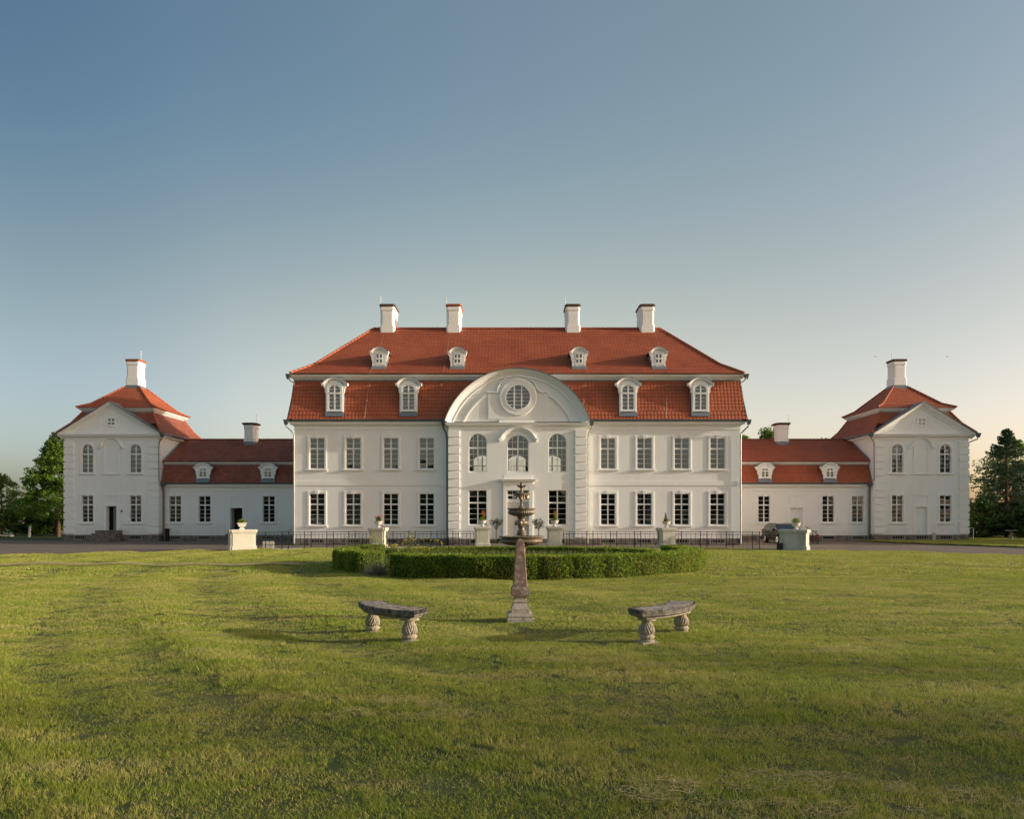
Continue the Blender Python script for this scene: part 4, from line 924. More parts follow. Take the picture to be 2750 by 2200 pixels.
    tp = part('pediment', MB().prism([(-hx + .1, 8.95), (hx - .1, 8.95), (0, az - .1)], -.02, 1.2), g, mat_=plaster)
    rk = MB(); rk.sweep([(-hx - .12, hz - .12), (0, az), (hx + .12, hz - .12)], [(-.40, -.02), (-.40, .06), (-.34, .09), (-.22, .11), (-.2, .2), (-.08, .34), (0, .42), (.03, .42), (.03, -1.0), (-.1, -1.0)][::-1]); part('raking_cornice', rk, tp, mat_=trimw)
    gr = MB(); sl = (az + .06 - (hz - .02)) / (hx + .2)
    for s_ in (-1, 1):
        A = [(0, -.46, az + .06), (s_ * (hx + .3), -.46, hz - .10), (s_ * (hx + .3), 1.0, hz - .10), (0, 3.2, az + .06)]
        gr.add(A + [(x, y, z + .05) for x, y, z in A], [(0, 1, 2, 3), (4, 5, 6, 7), (0, 1, 5, 4), (1, 2, 6, 5), (2, 3, 7, 6), (3, 0, 4, 7)])
    part('gable_roof', gr, tp, mat_=lead)
    orn = MB(); ocz = 10.03
    orn.sweep([(.60 * math.cos(2 * PI * i / 28), ocz + .62 * math.sin(2 * PI * i / 28)) for i in range(28)], [(0, 0), (0, .03), (-.06, .05), (-.10, .03), (-.10, 0)], closed=True)
    for s_ in (-1, 1): orn.sweep([(s_ * 2.4, 9.32), (s_ * .98, 9.36), (s_ * .86, 9.7), (s_ * .92, 10.25), (s_ * 2.4, 9.32)], [(-.03, 0), (-.03, .04), (.03, .04), (.03, 0)])
    part('tympanum_moulding', orn, tp, mat_=trimw)
    f_, pn = sash('ped', .60, .60, 0, 1, 1, 1, .5); 
    gw = part('gable_window', f_, g, (0, -.03, 9.73)); part('glazing', MB().box(-.27, .27, -.008, .005, .03, .57), gw, mat_=DG() if s < 0 else curtain)
    part('surround', MB().sweep(outline(.6, .6), [(0, -.02), (0, .055), (.09, .055), (.09, -.02)], closed=True), gw, mat_=trimw)
    # mansard
    cyy = D / 2
    def sq(h, z): return rect(-h, h, cyy - h, cyy + h, z)
    r_ = MB(); solid(r_, [rect(-4.3, 4.3, .1, D + .35, 8.96), rect(-4.3, 4.3, .1, D + .35, 9.03), rect(-3.55, 3.55, .42, D - .4, 9.9), sq(2.92, 10.98)]); solid(r_, [sq(3.22, 11.28), sq(2.5, 11.66), sq(.55, 13.5)])
    rf = part('roof', r_, g, mat_=deck); t_ = MB(); t2 = MB()
    for (ta, h0, z0, h1, z1, co) in ((t_, 4.38, 9.06, 3.60, 9.93, .29), (t_, 3.60, 9.93, 2.96, 11.02, .29), (t2, 3.36, 11.32, 2.55, 11.72, .3), (t2, 2.55, 11.72, .62, 13.55, .32)):
        for k in range(4):
            c_, s2 = round(math.cos(k * PI / 2)), round(math.sin(k * PI / 2))
            f = lambda x, y, z: (x * c_ - y * s2, x * s2 + y * c_ + cyy, z)
            if k == 0 and z0 < 9.1: continue
            tile_face(ta, f(-h0, -h0, z0), f(h0, -h0, z0), f(-h1, -h1, z1), f(h1, -h1, z1), .25, co)
    tm = tile_dark if s < 0 else tile
    part('roof_tiles', t_, rf, mat_=tm, kind='stuff'); part('roof_tiles', t2, rf, mat_=tile, kind='stuff'); q = MB()
    for sx in (-1, 1):
        for sy in (-1, 1):
            for (h0, z0, h1, z1) in ((4.38, 9.1, 3.6, 9.97), (3.6, 9.97, 2.96, 11.04), (3.36, 11.38, 2.55, 11.78), (2.55, 11.78, .62, 13.6)):
                ridge(q, (sx * h0, cyy + sy * h0, z0), (sx * h1, cyy + sy * h1, z1), .09)
    part('ridge_tiles', q, rf, mat_=tile, kind='stuff')
    part('upper_cornice', cornice_ring(-2.95, 2.95, cyy - 2.95, cyy + 2.95, [(-.3, 11.0), (.02, 11.0), (.04, 11.06), (.2, 11.14), (.28, 11.22), (.34, 11.30), (-.3, 11.30)]), g, mat_=trimw)
    part('cornice_flashing', cornice_ring(-2.97, 2.97, cyy - 2.97, cyy + 2.97, [(-.1, 10.94), (.08, 10.94), (.03, 11.01), (-.1, 11.01)]), g, mat_=lead)
    c = chimney(g, 0, cyy, 13.62, 1.14, 1.14, 16.05, capred if s < 0 else capbrick, rod=1 if s < 0 else -1)
    part('chimney_skirt', MB().prism([(-.9, 0), (.9, 0), (.62, .3), (-.62, .3)], -.8, .8), c, (0, 0, -.42), mat_=lead)
    # gutters and pipes
    for s_ in (-1, 1):
        gutter(g, [(s_ * 4.46, -.45, 9.02), (s_ * 4.46, D, 9.02)])
        inner = (s_ == -s)
        if inner: downpipe(g, [(s_ * 4.46, -.46, 8.98), (s_ * 4.42, -.42, 8.6), (s_ * 4.1, -.2, 8.3), (s_ * 4.03, -.12, 7.9), (s_ * 4.03, -.12, 5.2), (s_ * 4.15, -.1, 5.05)])
        else: downpipe(g, [(s_ * 4.48, -.46, 8.95), (s_ * 4.46, -.40, 8.55), (s_ * 4.2, .3, 8.35), (s_ * 4.05, .6, 8.1), (s_ * 4.05, .6, 1.4), (s_ * 4.12, .5, .7), (s_ * 4.12, .5, .1)])
    return g
pavilion(-1, 'white pavilion with open dark door, stone steps and red-capped chimney, at the far left end')
pavilion(1, 'white pavilion with blank doorway and brown-capped chimney, at the far right end by the spruce')

# ------------------------------------------------------------------ piers, urns and planting
def pier(x, y, rot, W, Dp, H_, label, m, grp):
    g = thing('gate_pier', label, 'pier', (x, y, 0), rot, grp); a, b = W / 2, Dp / 2; q = .10
    def cr(e, z):     # notched-corner plan
        A, B = a + e, b + e; n = q
        return [(-A + n, -B, z), (A - n, -B, z), (A - n, -B + n * .5, z), (A, -B + n * .5, z), (A, B - n * .5, z), (A - n, B - n * .5, z), (A - n, B, z), (-A + n, B, z), (-A + n, B - n * .5, z), (-A, B - n * .5, z), (-A, -B + n * .5, z), (-A + n, -B + n * .5, z)]
    bs = MB(); solid(bs, [cr(.05, -.2), cr(.05, .27), cr(.0, .31)]); part('pier_base', bs, g, mat_=m)
    sh = MB(); solid(sh, [cr(-.0, .311), cr(-.0, H_ - .26)]); part('pier_shaft', sh, g, mat_=m)
    cp = MB(); solid(cp, [cr(.0, H_ - .259), cr(.03, H_ - .25), cr(.035, H_ - .19), cr(.08, H_ - .15), cr(.085, H_ - .02), cr(.07, H_)]); part('pier_cap', cp, g, mat_=m)
    return g
PIERS = [(-16.55, 43.5, 30, 1.42, 1.0, 1.27, 'wide cream garden pier brightly lit, standing at the left end of the railings', pierm, 'wide end piers of the railings'),
         (-8.95, 46.6, -4, .94, .90, 1.34, 'cream square pier with red geraniums in its urn, left of the hedge ring', pierm, 'square piers between the railings'),
         (-2.32, 47.75, 2, .96, .85, 1.40, 'cream gate pier just left of the fountain, with the round bush in its urn', pierm, 'square piers between the railings'),
         (2.42, 47.75, -2, .96, .85, 1.40, 'cream gate pier just right of the fountain', pierm, 'square piers between the railings'),
         (9.5, 46.5, 6, .94, .90, 1.34, 'pale square pier whose urn holds a tiny conifer, right of the hedge ring', pierm, 'square piers between the railings'),
         (16.45, 43.3, -33, 1.50, 1.0, 1.27, 'wide grey weather-streaked pier in front of the parked car', piergrey, 'wide end piers of the railings')]
for p in PIERS: pier(p[0], p[1], R(p[2]), *p[3:])
URN = [(.10, 0), (.155, .015), (.15, .05), (.07, .09), (.06, .13), (.10, .16), (.20, .22), (.235, .30), (.245, .36), (.285, .385), (.285, .41), (.24, .405), (.20, .37)]
urn_me = MB().lathe(URN, 28, rf=lambda r, z, t, i: r * (1 + (.03 * math.cos(t * 14) if .15 < z < .35 else 0))).mesh('urn', urnm, True)
urn_sq = MB(); solid(urn_sq, [rect(-.17, .17, -.14, .14, 0), rect(-.15, .15, -.12, .12, .05), rect(-.09, .09, -.08, .08, .10), rect(-.10, .10, -.09, .09, .13), rect(-.20, .20, -.15, .15, .20), rect(-.22, .22, -.17, .17, .33), rect(-.27, .27, -.2, .2, .36), rect(-.27, .27, -.2, .2, .40)])
urn_sqm = urn_sq.mesh('urn', urnm)
UL = ['white rectangular planter on the wide left end pier', 'white urn on the pier left of the hedge ring', 'white urn on the gate pier just left of the fountain', 'white urn on the gate pier just right of the fountain', 'white urn on the pier right of the hedge ring', 'white urn on the wide grey pier in front of the car']
PLL = ['low green plant growing in the planter on the wide left pier', 'red geranium in the urn on the pier left of the hedge ring', 'round bush with a red-flowered spire on the left gate pier', 'round bush with a red-flowered spire on the right gate pier', 'tiny pointed conifer in the urn on the pier right of the hedge ring', 'rounded green plant in the urn on the wide grey pier']
for i, p in enumerate(PIERS):
    x, y, H_ = p[0] + (0 if i in (1, 2, 3, 4) else (-.02 if i == 0 else .1)), p[1], p[5]
    u = part('urn', urn_sqm if i == 0 else urn_me, None, (x, y, H_), R(p[2])); tag(u, UL[i], 'urn', 'white urns on the piers')
    zt = H_ + .38; g = np.random.default_rng(i + 5); pl = thing('potted_plant', PLL[i], 'plant', (x, y, zt), group='plants in the urns')
    n = 500; u3 = g.normal(size=(n, 3)); u3 /= np.linalg.norm(u3, axis=1)[:, None]; u3 *= (g.uniform(0, 1, (n, 1)) ** .4)
    rad = [(.27, .17, .14), (.18, .18, .20), (.14, .14, .14), (.17, .14, .13), (.16, .13, .12), (.24, .2, .19)][i]
    P = u3 * np.array(rad) + np.array([0, 0, rad[2] * .7]); 
    if i in (2, 3): P[:, 0] += (-.1 if i == 2 else .03)
    part('foliage', leaves('foliage', P, .035, leaf_h if i not in (1,) else weed), pl)
    if i in (1, 2, 3):
        hh = .3 if i == 1 else .62; m_ = 260; q = np.stack([g.normal(0, .05, m_), g.normal(0, .05, m_), g.uniform(0, hh, m_)], 1); q[:, 0] += (.05 if i != 1 else 0)
        part('stems', leaves('stems', q, .03, leaf_h), pl)
        fl = np.stack([g.normal(.05, .07, 34), g.normal(0, .06, 34), g.uniform(hh * .45, hh * 1.05, 34)], 1) if i != 1 else np.stack([g.normal(.04, .12, 45), g.normal(0, .08, 45), g.uniform(.2, .42, 45)], 1)
        part('blossoms', leaves('blossoms', fl, .042, redp), pl)
    if i == 4:
        m_ = 420; z = g.uniform(0, .58, m_); rr = .13 * (1 - z / .6) ; t = g.uniform(0, 6.28, m_); part('conifer_spire', leaves('conifer_spire', np.stack([rr * np.cos(t) - .04, rr * np.sin(t), z], 1), .028, leaf_d), pl)

# ------------------------------------------------------------------ iron railings along the kerb
post_me = MB().box(-.022, .022, -.022, .022, 0, 1.10).mesh('post', iron); pick_me = MB().box(-.010, .010, -.010, .010, .29, .99).mesh('picket', iron)
hp = MB(); hp.tube([(.19 * math.cos(t), 0, .72 + .19 * math.sin(t)) for t in np.linspace(0, PI, 12)], .008, 4); hoop_me = hp.mesh('hoop', iron)
def railing(xa, xb, label):
    ra = LR + .05; ta, tb = [math.acos((x - LC[0]) / ra) for x in (xa, xb)]; ln = abs(tb - ta) * ra
    g = thing('iron_railing', label, 'railing', (LC[0] + ra * math.cos((ta + tb) / 2), LC[1] + ra * math.sin((ta + tb) / 2), 0), group='iron railings between the piers')
    o = g.location; at = lambda s_: (LC[0] + ra * math.cos(lerp(ta, tb, s_ / ln)) - o.x, LC[1] + ra * math.sin(lerp(ta, tb, s_ / ln)) - o.y, .02)
    ang = lambda s_: lerp(ta, tb, s_ / ln) - PI / 2
    for z in (1.08, .93, .30): part('rail', MB().tube([(at(s_)[0], at(s_)[1], z) for s_ in np.linspace(0, ln, 14)], .014 if z < 1 else .017, 4), g, mat_=iron)
    per = 1.47; n = max(1, round(ln / per)); per = ln / n
    for k in range(n):
        a = k * per; part('post', post_me, g, at(a + .02), ang(a)); part('post', post_me, g, at(a + .42), ang(a)); part('hoop', hoop_me, g, at(a + .22), ang(a))
        for j in range(1, 4): part('picket', pick_me, g, at(a + .42 + (per - .42) * j / 4), ang(a))
        for j in (0,): part('picket', pick_me, g, at(a + .22), ang(a))
    part('post', post_me, g, at(ln - .01), ang(ln))
railing(-15.85, -9.45, 'black iron railing between the wide left pier and the next square pier')
railing(-8.45, -2.85, 'black iron railing left of the fountain, ending at the left gate pier')
railing(2.95, 9.0, 'black iron railing right of the fountain, starting at the right gate pier')
railing(10.0, 15.9, 'black iron railing ending at the wide grey pier by the car')
# small trees by the gate
def small_tree(x, y, seed, label, lean):
    g = thing('potted_tree', label, 'small tree', (x, y, 0), group='little trees beside the gate piers'); r_ = np.random.default_rng(seed)
    tk = MB(); tk.tube([(0, 0, 0), (lean * .3, 0, .5), (lean * .6, 0, .95), (lean, 0, 1.3)], [.035, .03, .026, .02], 6)
    for k in range(6):
        a = k * 1.05 + seed; tk.tube([(lean * .75, 0, 1.02 + .03 * k), (lean + .16 * math.cos(a), .16 * math.sin(a), 1.35 + .04 * k), (lean + .36 * math.cos(a), .36 * math.sin(a), 1.6 + .04 * k)], [.014, .01, .005], 5)
    part('trunk', tk, g, mat_=bark, smooth=True); cl = []
    for k in range(34):
        d = r_.normal(size=3); d /= np.linalg.norm(d); c = np.array([lean, 0, 1.60]) + d * np.array([.46, .42, .36]) * r_.uniform(.35, 1) ** .6
        if k > 30: c[0] -= .45; c[2] -= .15
        cl.append(c + r_.normal(0, .062, (30, 3)))
    part('crown', leaves('crown', np.concatenate(cl), .042, leaf_o, aspect=.35), g)
small_tree(-1.48, 49.6, 3, 'small round-headed potted tree left of the fountain, leaning', .05)
small_tree(1.43, 49.6, 9, 'small round-headed potted tree right of the fountain', .02)
tg = thing('stone_trough', 'low pale stone edging with herbs below the little trees', 'trough', (0, 48.6, 0)); part('edging', MB().box(-1.8, 1.9, -.2, .2, 0, .26), tg, mat_=kerbm)
g_ = np.random.default_rng(77); part('herbs', leaves('herbs', np.stack([g_.uniform(-1.8, 1.9, 900), g_.uniform(-.2, .2, 900), .26 + np.abs(g_.normal(0, .13, 900))], 1), .04, weed), tg)

# ------------------------------------------------------------------ obelisk
def sqring(h, z): return [(-h, -h, z), (h, -h, z), (h, h, z), (-h, h, z)]
ob = thing('obelisk', 'slender reddish stone obelisk on a pale stepped base, in front of the hedge', 'obelisk', (-.23, 13.6, .06), R(3))
k = .001735; Z = lambda p: (1645 - p) * k
b_ = MB(); solid(b_, [sqring(.245, -.08), sqring(.245, Z(1610)), sqring(.225, Z(1600)), sqring(.222, Z(1592))]); solid(b_, [sqring(.232, Z(1591)), sqring(.236, Z(1580)), sqring(.22, Z(1552))]); part('base_step', b_, ob, mat_=palestone)
b_ = MB(); solid(b_, [sqring(.163, Z(1552) + .001), sqring(.165, Z(1508)), sqring(.16, Z(1500)), sqring(.13, Z(1465)), sqring(.118, Z(1447))])
solid(b_, [sqring(.112, Z(1447) + .001), sqring(.127, Z(1437)), sqring(.127, Z(1420)), sqring(.112, Z(1412))]); solid(b_, [sqring(.102, Z(1412) + .001), sqring(.105, Z(1400)), sqring(.122, Z(1375))]); part('pedestal', b_, ob, mat_=palestone)
b_ = MB(); solid(b_, [sqring(.155, Z(1375) + .001), sqring(.163, Z(1365)), sqring(.163, Z(1300)), sqring(.157, Z(1290)), sqring(.135, Z(1268))]); part('die_block', b_, ob, mat_=redstone)
def cham(h, c, z): return [(-h + c, -h, z), (h - c, -h, z), (h, -h + c, z), (h, h - c, z), (h - c, h, z), (-h + c, h, z), (-h, h - c, z), (-h, -h + c, z)]
b_ = MB(); solid(b_, [cham(.130, .012, Z(1268) + .001), cham(.105, .012, Z(1040)), cham(.071, .010, Z(792)), cham(.052, .008, Z(772)), cham(.008, .002, Z(756))]); part('shaft', b_, ob, mat_=redstone)

# ------------------------------------------------------------------ benches
def bench(mx, label):
    s = mx    # +1 left bench, -1 mirrored
    X0 = -.13
    A = Vector((-2.80, 12.10)); B = Vector((-2.06, 11.22)); M_ = (A + B) / 2; ch = (B - A).normalized(); nrm = Vector((-ch.y, ch.x))     # towards the hollow side
    if nrm.x < 0: nrm = -nrm
    g = thing('stone_bench', label, 'bench', (X0 + s * (M_.x - X0), M_.y, .055), group='curved cast stone benches')
    g.scale = (1.09, 1.09, 1.09); Rm = 1.45; C = nrm * Rm
    def P(a, r):      # angle along arc, radius from the centre of curvature -> local xy
        d = (-nrm) * math.cos(a) + ch * math.sin(a); q = C + d * r; return (q.x * s, q.y)
    amax = .51; N = 40
    def slab(mb, r0, r1, z0, z1, am, e=0.0, rough=0):
        lo = []; hi = []
        path = [P(lerp(-am, am, i / N), r1) for i in range(N + 1)]; pin = [P(lerp(am, -am, i / N), r0) for i in range(N + 1)]
        # rounded ends
        lp = path + pin; n = len(lp); cx = sum(p[0] for p in lp) / n; cy = sum(p[1] for p in lp) / n
        rr = []
        for (z, dd) in ((z0, e), (lerp(z0, z1, .25), e * .2), (lerp(z0, z1, .75), 0), (z1, e * .35)):
            pts = [P(lerp(-am + dd / Rm, am - dd / Rm, i / N), r1 - dd) for i in range(N + 1)] + [P(lerp(am - dd / Rm, -am + dd / Rm, i / N), r0 + dd) for i in range(N + 1)]
            if s < 0: pts = pts[::-1]
            rr.append([(p[0], p[1], z) for p in pts])
        solid(mb, rr)
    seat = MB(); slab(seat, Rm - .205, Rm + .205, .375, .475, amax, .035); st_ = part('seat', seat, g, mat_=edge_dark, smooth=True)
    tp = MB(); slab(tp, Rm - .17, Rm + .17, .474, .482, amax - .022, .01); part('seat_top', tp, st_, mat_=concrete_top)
    # rope moulding: small rounded ribs round the edge
    rb = MB(); n = 110
    for i in range(n):
        a = lerp(-amax + .01, amax - .01, i / (n - 1))
        for (r_, o_) in ((Rm + .188, .014), (Rm - .188, -.014)):
            p = P(a, r_); q = P(a + .008, r_ + o_); rb.tube([(p[0], p[1], .482), (q[0], q[1], .462), (P(a + .014, r_ + o_ * .9)[0], P(a + .014, r_ + o_ * .9)[1], .425)], .0055, 4)
    for e_ in (-1, 1):
        for i in range(24):
            r_ = lerp(Rm - .17, Rm + .17, i / 23); p = P(e_ * (amax - .006), r_); q = P(e_ * (amax + .004), r_ + .006); rb.tube([(p[0], p[1], .480), (q[0], q[1], .455), (P(e_ * (amax + .002), r_ + .01)[0], P(e_ * (amax + .002), r_ + .01)[1], .425)], .0055, 4)
    part('rope_moulding', rb, st_, mat_=edge_dark, kind='stuff')
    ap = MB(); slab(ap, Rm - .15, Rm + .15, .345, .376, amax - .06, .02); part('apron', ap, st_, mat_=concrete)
    prof = [(.10, -.06), (.112, 0), (.112, .035), (.085, .045), (.092, .06), (.105, .075), (.105, .095), (.09, .11), (.088, .118), (.103, .13), (.108, .155), (.108, .18), (.100, .215), (.085, .25), (.068, .285), (.06, .315), (.062, .335), (.085, .348), (.10, .352), (.10, .375), (.10, .385)]
    pr2 = []
    for (r0, z0), (r1, z1) in zip(prof, prof[1:]):
        for t in (0, .5): pr2.append((lerp(r0, r1, t), lerp(z0, z1, t)))
    pr2.append(prof[-1])
    def rf_(r, z, t, i):
        if .125 < z < .335:
            u_ = ((t * 4 / (2 * PI)) % 1.0) - .5; v_ = (z - .125) / .21; return r * (1 + .075 * math.cos(26 * (abs(u_) * 1.15 + .55 * v_)) * (1 - .35 * v_) + .06 * math.exp(-(u_ / .06) ** 2))
        if .05 < z < .10: return r * (1 + .06 * abs(math.cos(t * 6)))
        return r
    ft = MB().box(-.14, .14, -.13, .13, -.05, .018)
    for a_ in (-.375, .375):
        p = P(a_, Rm); lg = MB().lathe(pr2, 96, rf=rf_); lo_ = part('leg', lg, g, (p[0], p[1], 0), rot=a_, mat_=concrete, smooth=True)
        part('foot', ft.mesh('foot', concrete), lo_)
        part('leg_head', MB().sweep([(.11 * math.cos(2 * PI * i / 20) * 1.25, .11 * math.sin(2 * PI * i / 20) * 1.1) for i in range(20)], [(0, .318), (0, .346), (.1, .346), (.1, .318)], mp=PLAN, closed=True), lo_, mat_=concrete, smooth=True)
    return g
bench(1, 'curved stone bench left of the obelisk, its outer edge in dark shade')
bench(-1, 'curved stone bench right of the obelisk, its carved edge in sunlight')

# ------------------------------------------------------------------ fountain
fn = thing('fountain', 'dark wet three-tiered stone fountain in the middle of the hedge ring', 'fountain', (.0, 29.1, 0))
kk = .002025   # m per zoomed pixel at its depth; zoomed image rows 1280 + y/8.214
FZ = lambda py: 2.0 - ((1280 + py / 8.214) - 1390) * 29.1 / 1950
def flute(nf, amp, za, zb, tw=0):
    return lambda r, z, t, i: r * (1 + (amp * abs(math.cos((t + tw * (z - za)) * nf / 2)) * math.sin(PI * min(1, max(0, (z - za) / (zb - za)))) if za < z < zb else 0))
def dens(prof, n=3):
    o = []
    for a, b in zip(prof, prof[1:]):
        for j in range(n): o.append((lerp(a[0], b[0], j / n), lerp(a[1], b[1], j / n)))
    return o + [prof[-1]]
px = 29.1 / 1950 / 8.214
def bowl(rim_px, z_rim, z_bot, r_bot, nf, tw=0, in_d=.08):
    r = rim_px * px; h = z_rim - z_bot
    return dens([(r_bot, z_bot), (r_bot * 1.1, z_bot + .02), (r * .55, z_bot + h * .10), (r * .80, z_bot + h * .28), (r * .90, z_bot + h * .48), (r * .895, z_bot + h * .66), (r * .86, z_bot + h * .74), (r * .87, z_bot + h * .82), (r * .97, z_bot + h * .86), (r, z_bot + h * .93), (r * .985, z_rim), (r * .93, z_rim), (r * .85, z_rim - in_d), (.03, z_rim - in_d - .02)])
zr, zb = FZ(1318), FZ(1540); b1 = MB().lathe(bowl(505, zr, zb, .2, 40), 160, rf=flute(40, .05, zb + .03, zb + (zr - zb) * .7, 1.5)); part('large_basin', b1, fn, mat_=fount, smooth=True)
zr2, zb2 = FZ(703), FZ(890); b2 = MB().lathe(bowl(320, zr2, zb2, .16, 36), 144, rf=flute(36, .05, zb2 + .02, zb2 + (zr2 - zb2) * .72)); part('middle_basin', b2, fn, mat_=fount, smooth=True)
zr3, zb3 = FZ(352), FZ(462); b3 = MB().lathe(dens([(.06, zb3), (175 * px * .6, zb3 + .01), (175 * px * .95, zb3 + .07), (175 * px, zb3 + .12), (175 * px * .9, zb3 + .17), (175 * px * .55, zb3 + .2), (.09, zr3)]), 112, rf=flute(28, .06, zb3, zr3)); part('top_basin', b3, fn, mat_=fount, smooth=True)
c1_ = MB().lathe(dens([(.30, -.1), (.30, .12), (.22, .16), (.16, .3), (.15, .6), (.2, .8), (.24, zb + .01)]), 40); part('lower_column', c1_, fn, mat_=fount, smooth=True)
g1, g0 = FZ(890), FZ(1305)
hgt = g1 - g0
pc = [(110 * px, g0), (112 * px, g0 + .04), (100 * px, g0 + .07), (108 * px, g0 + .10), (95 * px, g0 + .16), (70 * px, g0 + .24), (65 * px, g0 + .30), (80 * px, g0 + .34), (88 * px, g0 + .36), (80 * px, g0 + .385), (105 * px, g0 + .42), (125 * px, g0 + .47), (128 * px, g0 + .53), (110 * px, g0 + .59), (82 * px, g0 + .61), (75 * px, g0 + .66), (95 * px, g0 + .72), (100 * px, g1)]
part('carved_column', MB().lathe(dens(pc, 2), 64, rf=lambda r, z, t, i: r * (1 + (.28 * max(0, math.cos(t * 4 + .6)) ** 3 if g0 + .40 < z < g0 + .60 else 0))), fn, mat_=fount, smooth=True)
part('upper_column', MB().lathe(dens([(75 * px, FZ(700)), (70 * px, FZ(690)), (60 * px, FZ(665)), (30 * px, FZ(640)), (25 * px, FZ(600)), (38 * px, FZ(520)), (38 * px, FZ(465))]), 32), fn, mat_=fount, smooth=True)
fi = MB().lathe(dens([(45 * px, FZ(355)), (45 * px, FZ(340)), (28 * px, FZ(320)), (26 * px, FZ(270)), (40 * px, FZ(255)), (48 * px, FZ(235)), (30 * px, FZ(225)), (40 * px, FZ(190)), (38 * px, FZ(160)), (22 * px, FZ(135)), (4 * px, FZ(120))]), 24)
for k in range(4):
    a = k * PI / 2; fi.tube([(.03 * math.cos(a), .03 * math.sin(a), FZ(235)), (.11 * math.cos(a), .11 * math.sin(a), FZ(220)), (.155 * math.cos(a), .155 * math.sin(a), FZ(200)), (.13 * math.cos(a), .13 * math.sin(a), FZ(182))], [.03, .04, .04, .02], 8)
part('finial', fi, fn, mat_=fount, smooth=True)
wt = MB(); rr = random.Random(4)
wt.lathe([(505 * px * .88, zr - .05), (.01, zr - .045)], 48); wt.lathe([(320 * px * .88, zr2 - .05), (.01, zr2 - .045)], 40)
def drop(p, r, el=1.0): wt.add([(p[0] + r, p[1], p[2]), (p[0], p[1] + r, p[2]), (p[0] - r, p[1], p[2]), (p[0], p[1] - r, p[2]), (p[0], p[1], p[2] + r * el), (p[0], p[1], p[2] - r * el)], [(0, 1, 4), (1, 2, 4), (2, 3, 4), (3, 0, 4), (1, 0, 5), (2, 1, 5), (3, 2, 5), (0, 3, 5)])
for i in range(230):
    a = rr.uniform(0, 6.28); r0 = rr.choice([170, 170, 150, 310]) * px; z0 = zb3 + .04 if r0 < .4 else zr2 - .1; z1 = zr2 if r0 < .4 else zr
    f = rr.random() ** 2.2; drop((r0 * math.cos(a) * (1 + .1 * f), r0 * math.sin(a) * (1 + .1 * f), lerp(z0, z1, f)), rr.uniform(.004, .010), 1.8)
for i in range(34):
    a = rr.uniform(0, 6.28); r0 = 172 * px; z_ = zb3 + .03; wt.tube([(r0 * math.cos(a), r0 * math.sin(a), z_ + .05), (r0 * math.cos(a), r0 * math.sin(a), z_ - rr.uniform(.02, .10))], .005, 4)
for a in (-.2, 2.4, 4.2):   # arcs of water from the carved heads
    pts = [(math.cos(a) * (.25 + .16 * t), math.sin(a) * (.25 + .16 * t), g0 + .50 + .03 * t - .52 * t * t) for t in np.linspace(0, 1, 8)]; wt.tube(pts, .005, 4)
part('water', wt, fn, mat_=water, kind='stuff')

# ------------------------------------------------------------------ box hedge ring and wild growth inside
HC = (-.12, 29.2); HA, HB = 7.22, 6.6
def hedge(t0, t1, h, thick, seed, label, dens_=2300, hfun=None):
    g = np.random.default_rng(seed); L_ = abs(t1 - t0) * (HA + HB) / 2; root = thing('box_hedge', label, 'hedge', (HC[0] + HA * math.cos((t0 + t1) / 2), HC[1] + HB * math.sin((t0 + t1) / 2), 0), group='clipped box hedges round the fountain')
    ox, oy = root.location.x, root.location.y
    def pos(t, off, z):     # off: inwards distance
        nx, ny = math.cos(t) / HA, math.sin(t) / HB; l = math.hypot(nx, ny); nx /= l; ny /= l
        return (HC[0] + HA * math.cos(t) - nx * off - ox, HC[1] + HB * math.sin(t) - ny * off - oy, z)
    def bul(t, z): s_ = t * 6.8; return .06 * noise.noise(Vector((s_ * 1.6, z * 2.5, seed))) + .11 * abs(math.sin(s_ * 2.4 + seed + math.sin(s_ * .7))) - .05
    def top(t): s_ = t * 6.8; return h * (1 + .05 * noise.noise(Vector((s_ * .9, 3, seed)))) + .02 * noise.noise(Vector((s_ * 5, 1, seed)))
    core = MB(); n = max(6, int(L_ / .4)); rings = []
    for i in range(n + 1):
        t = lerp(t0, t1, i / n); hh = top(t) - .07; rings.append([pos(t, .12, -.05), pos(t, .07, hh * .5), pos(t, .11, hh), pos(t, thick - .11, hh), pos(t, thick - .08, hh * .5), pos(t, thick - .12, -.05)])
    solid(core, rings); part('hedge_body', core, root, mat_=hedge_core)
    per = 2 * h + thick; N = int(L_ * per * dens_); T = g.uniform(t0, t1, N); U = g.uniform(0, per, N); dep = np.abs(g.normal(0, .035, N)); P = np.zeros((N, 3))
    for i in range(N):
        t, u_ = T[i], U[i]; tp = top(t); b = bul(t, u_)
        rag = .05 * noise.noise(Vector((t * 60, u_ * 9, 5)))
        if u_ < h: z = min(u_, tp - .02); off = -b + dep[i] + rag + (.05 * max(0, (z / h - .82) / .18) ** 2) - .03
        elif u_ < h + thick: z = tp - dep[i] + rag; off = u_ - h
        else: z = per - u_; off = thick + b - dep[i]
        P[i] = pos(t, off, max(.0, z))
    # end caps
    for te in (t0, t1):
        M2 = int(h * thick * dens_); cap = np.array([pos(te + g.normal(0, .004), g.uniform(0, thick), g.uniform(0, h)) for _ in range(M2)]); P = np.concatenate([P, cap])
    # twigs that stick out at the top
    part('hedge_leaves', leaves('hedge_leaves', P, .023, leaf_h, up=.25, aspect=.6), root, kind='stuff')
    return root
hedge(R(-127), R(18), .79, .85, 3, 'long clipped box hedge forming the front and right of the fountain ring')
hedge(R(-205), R(-138), .80, .85, 5, 'clipped box hedge at the left of the fountain ring, beside the dry grey bush')
hedge(R(30), R(147), .58, .6, 7, 'lower box hedge at the back of the fountain ring, before the railings', dens_=1500)
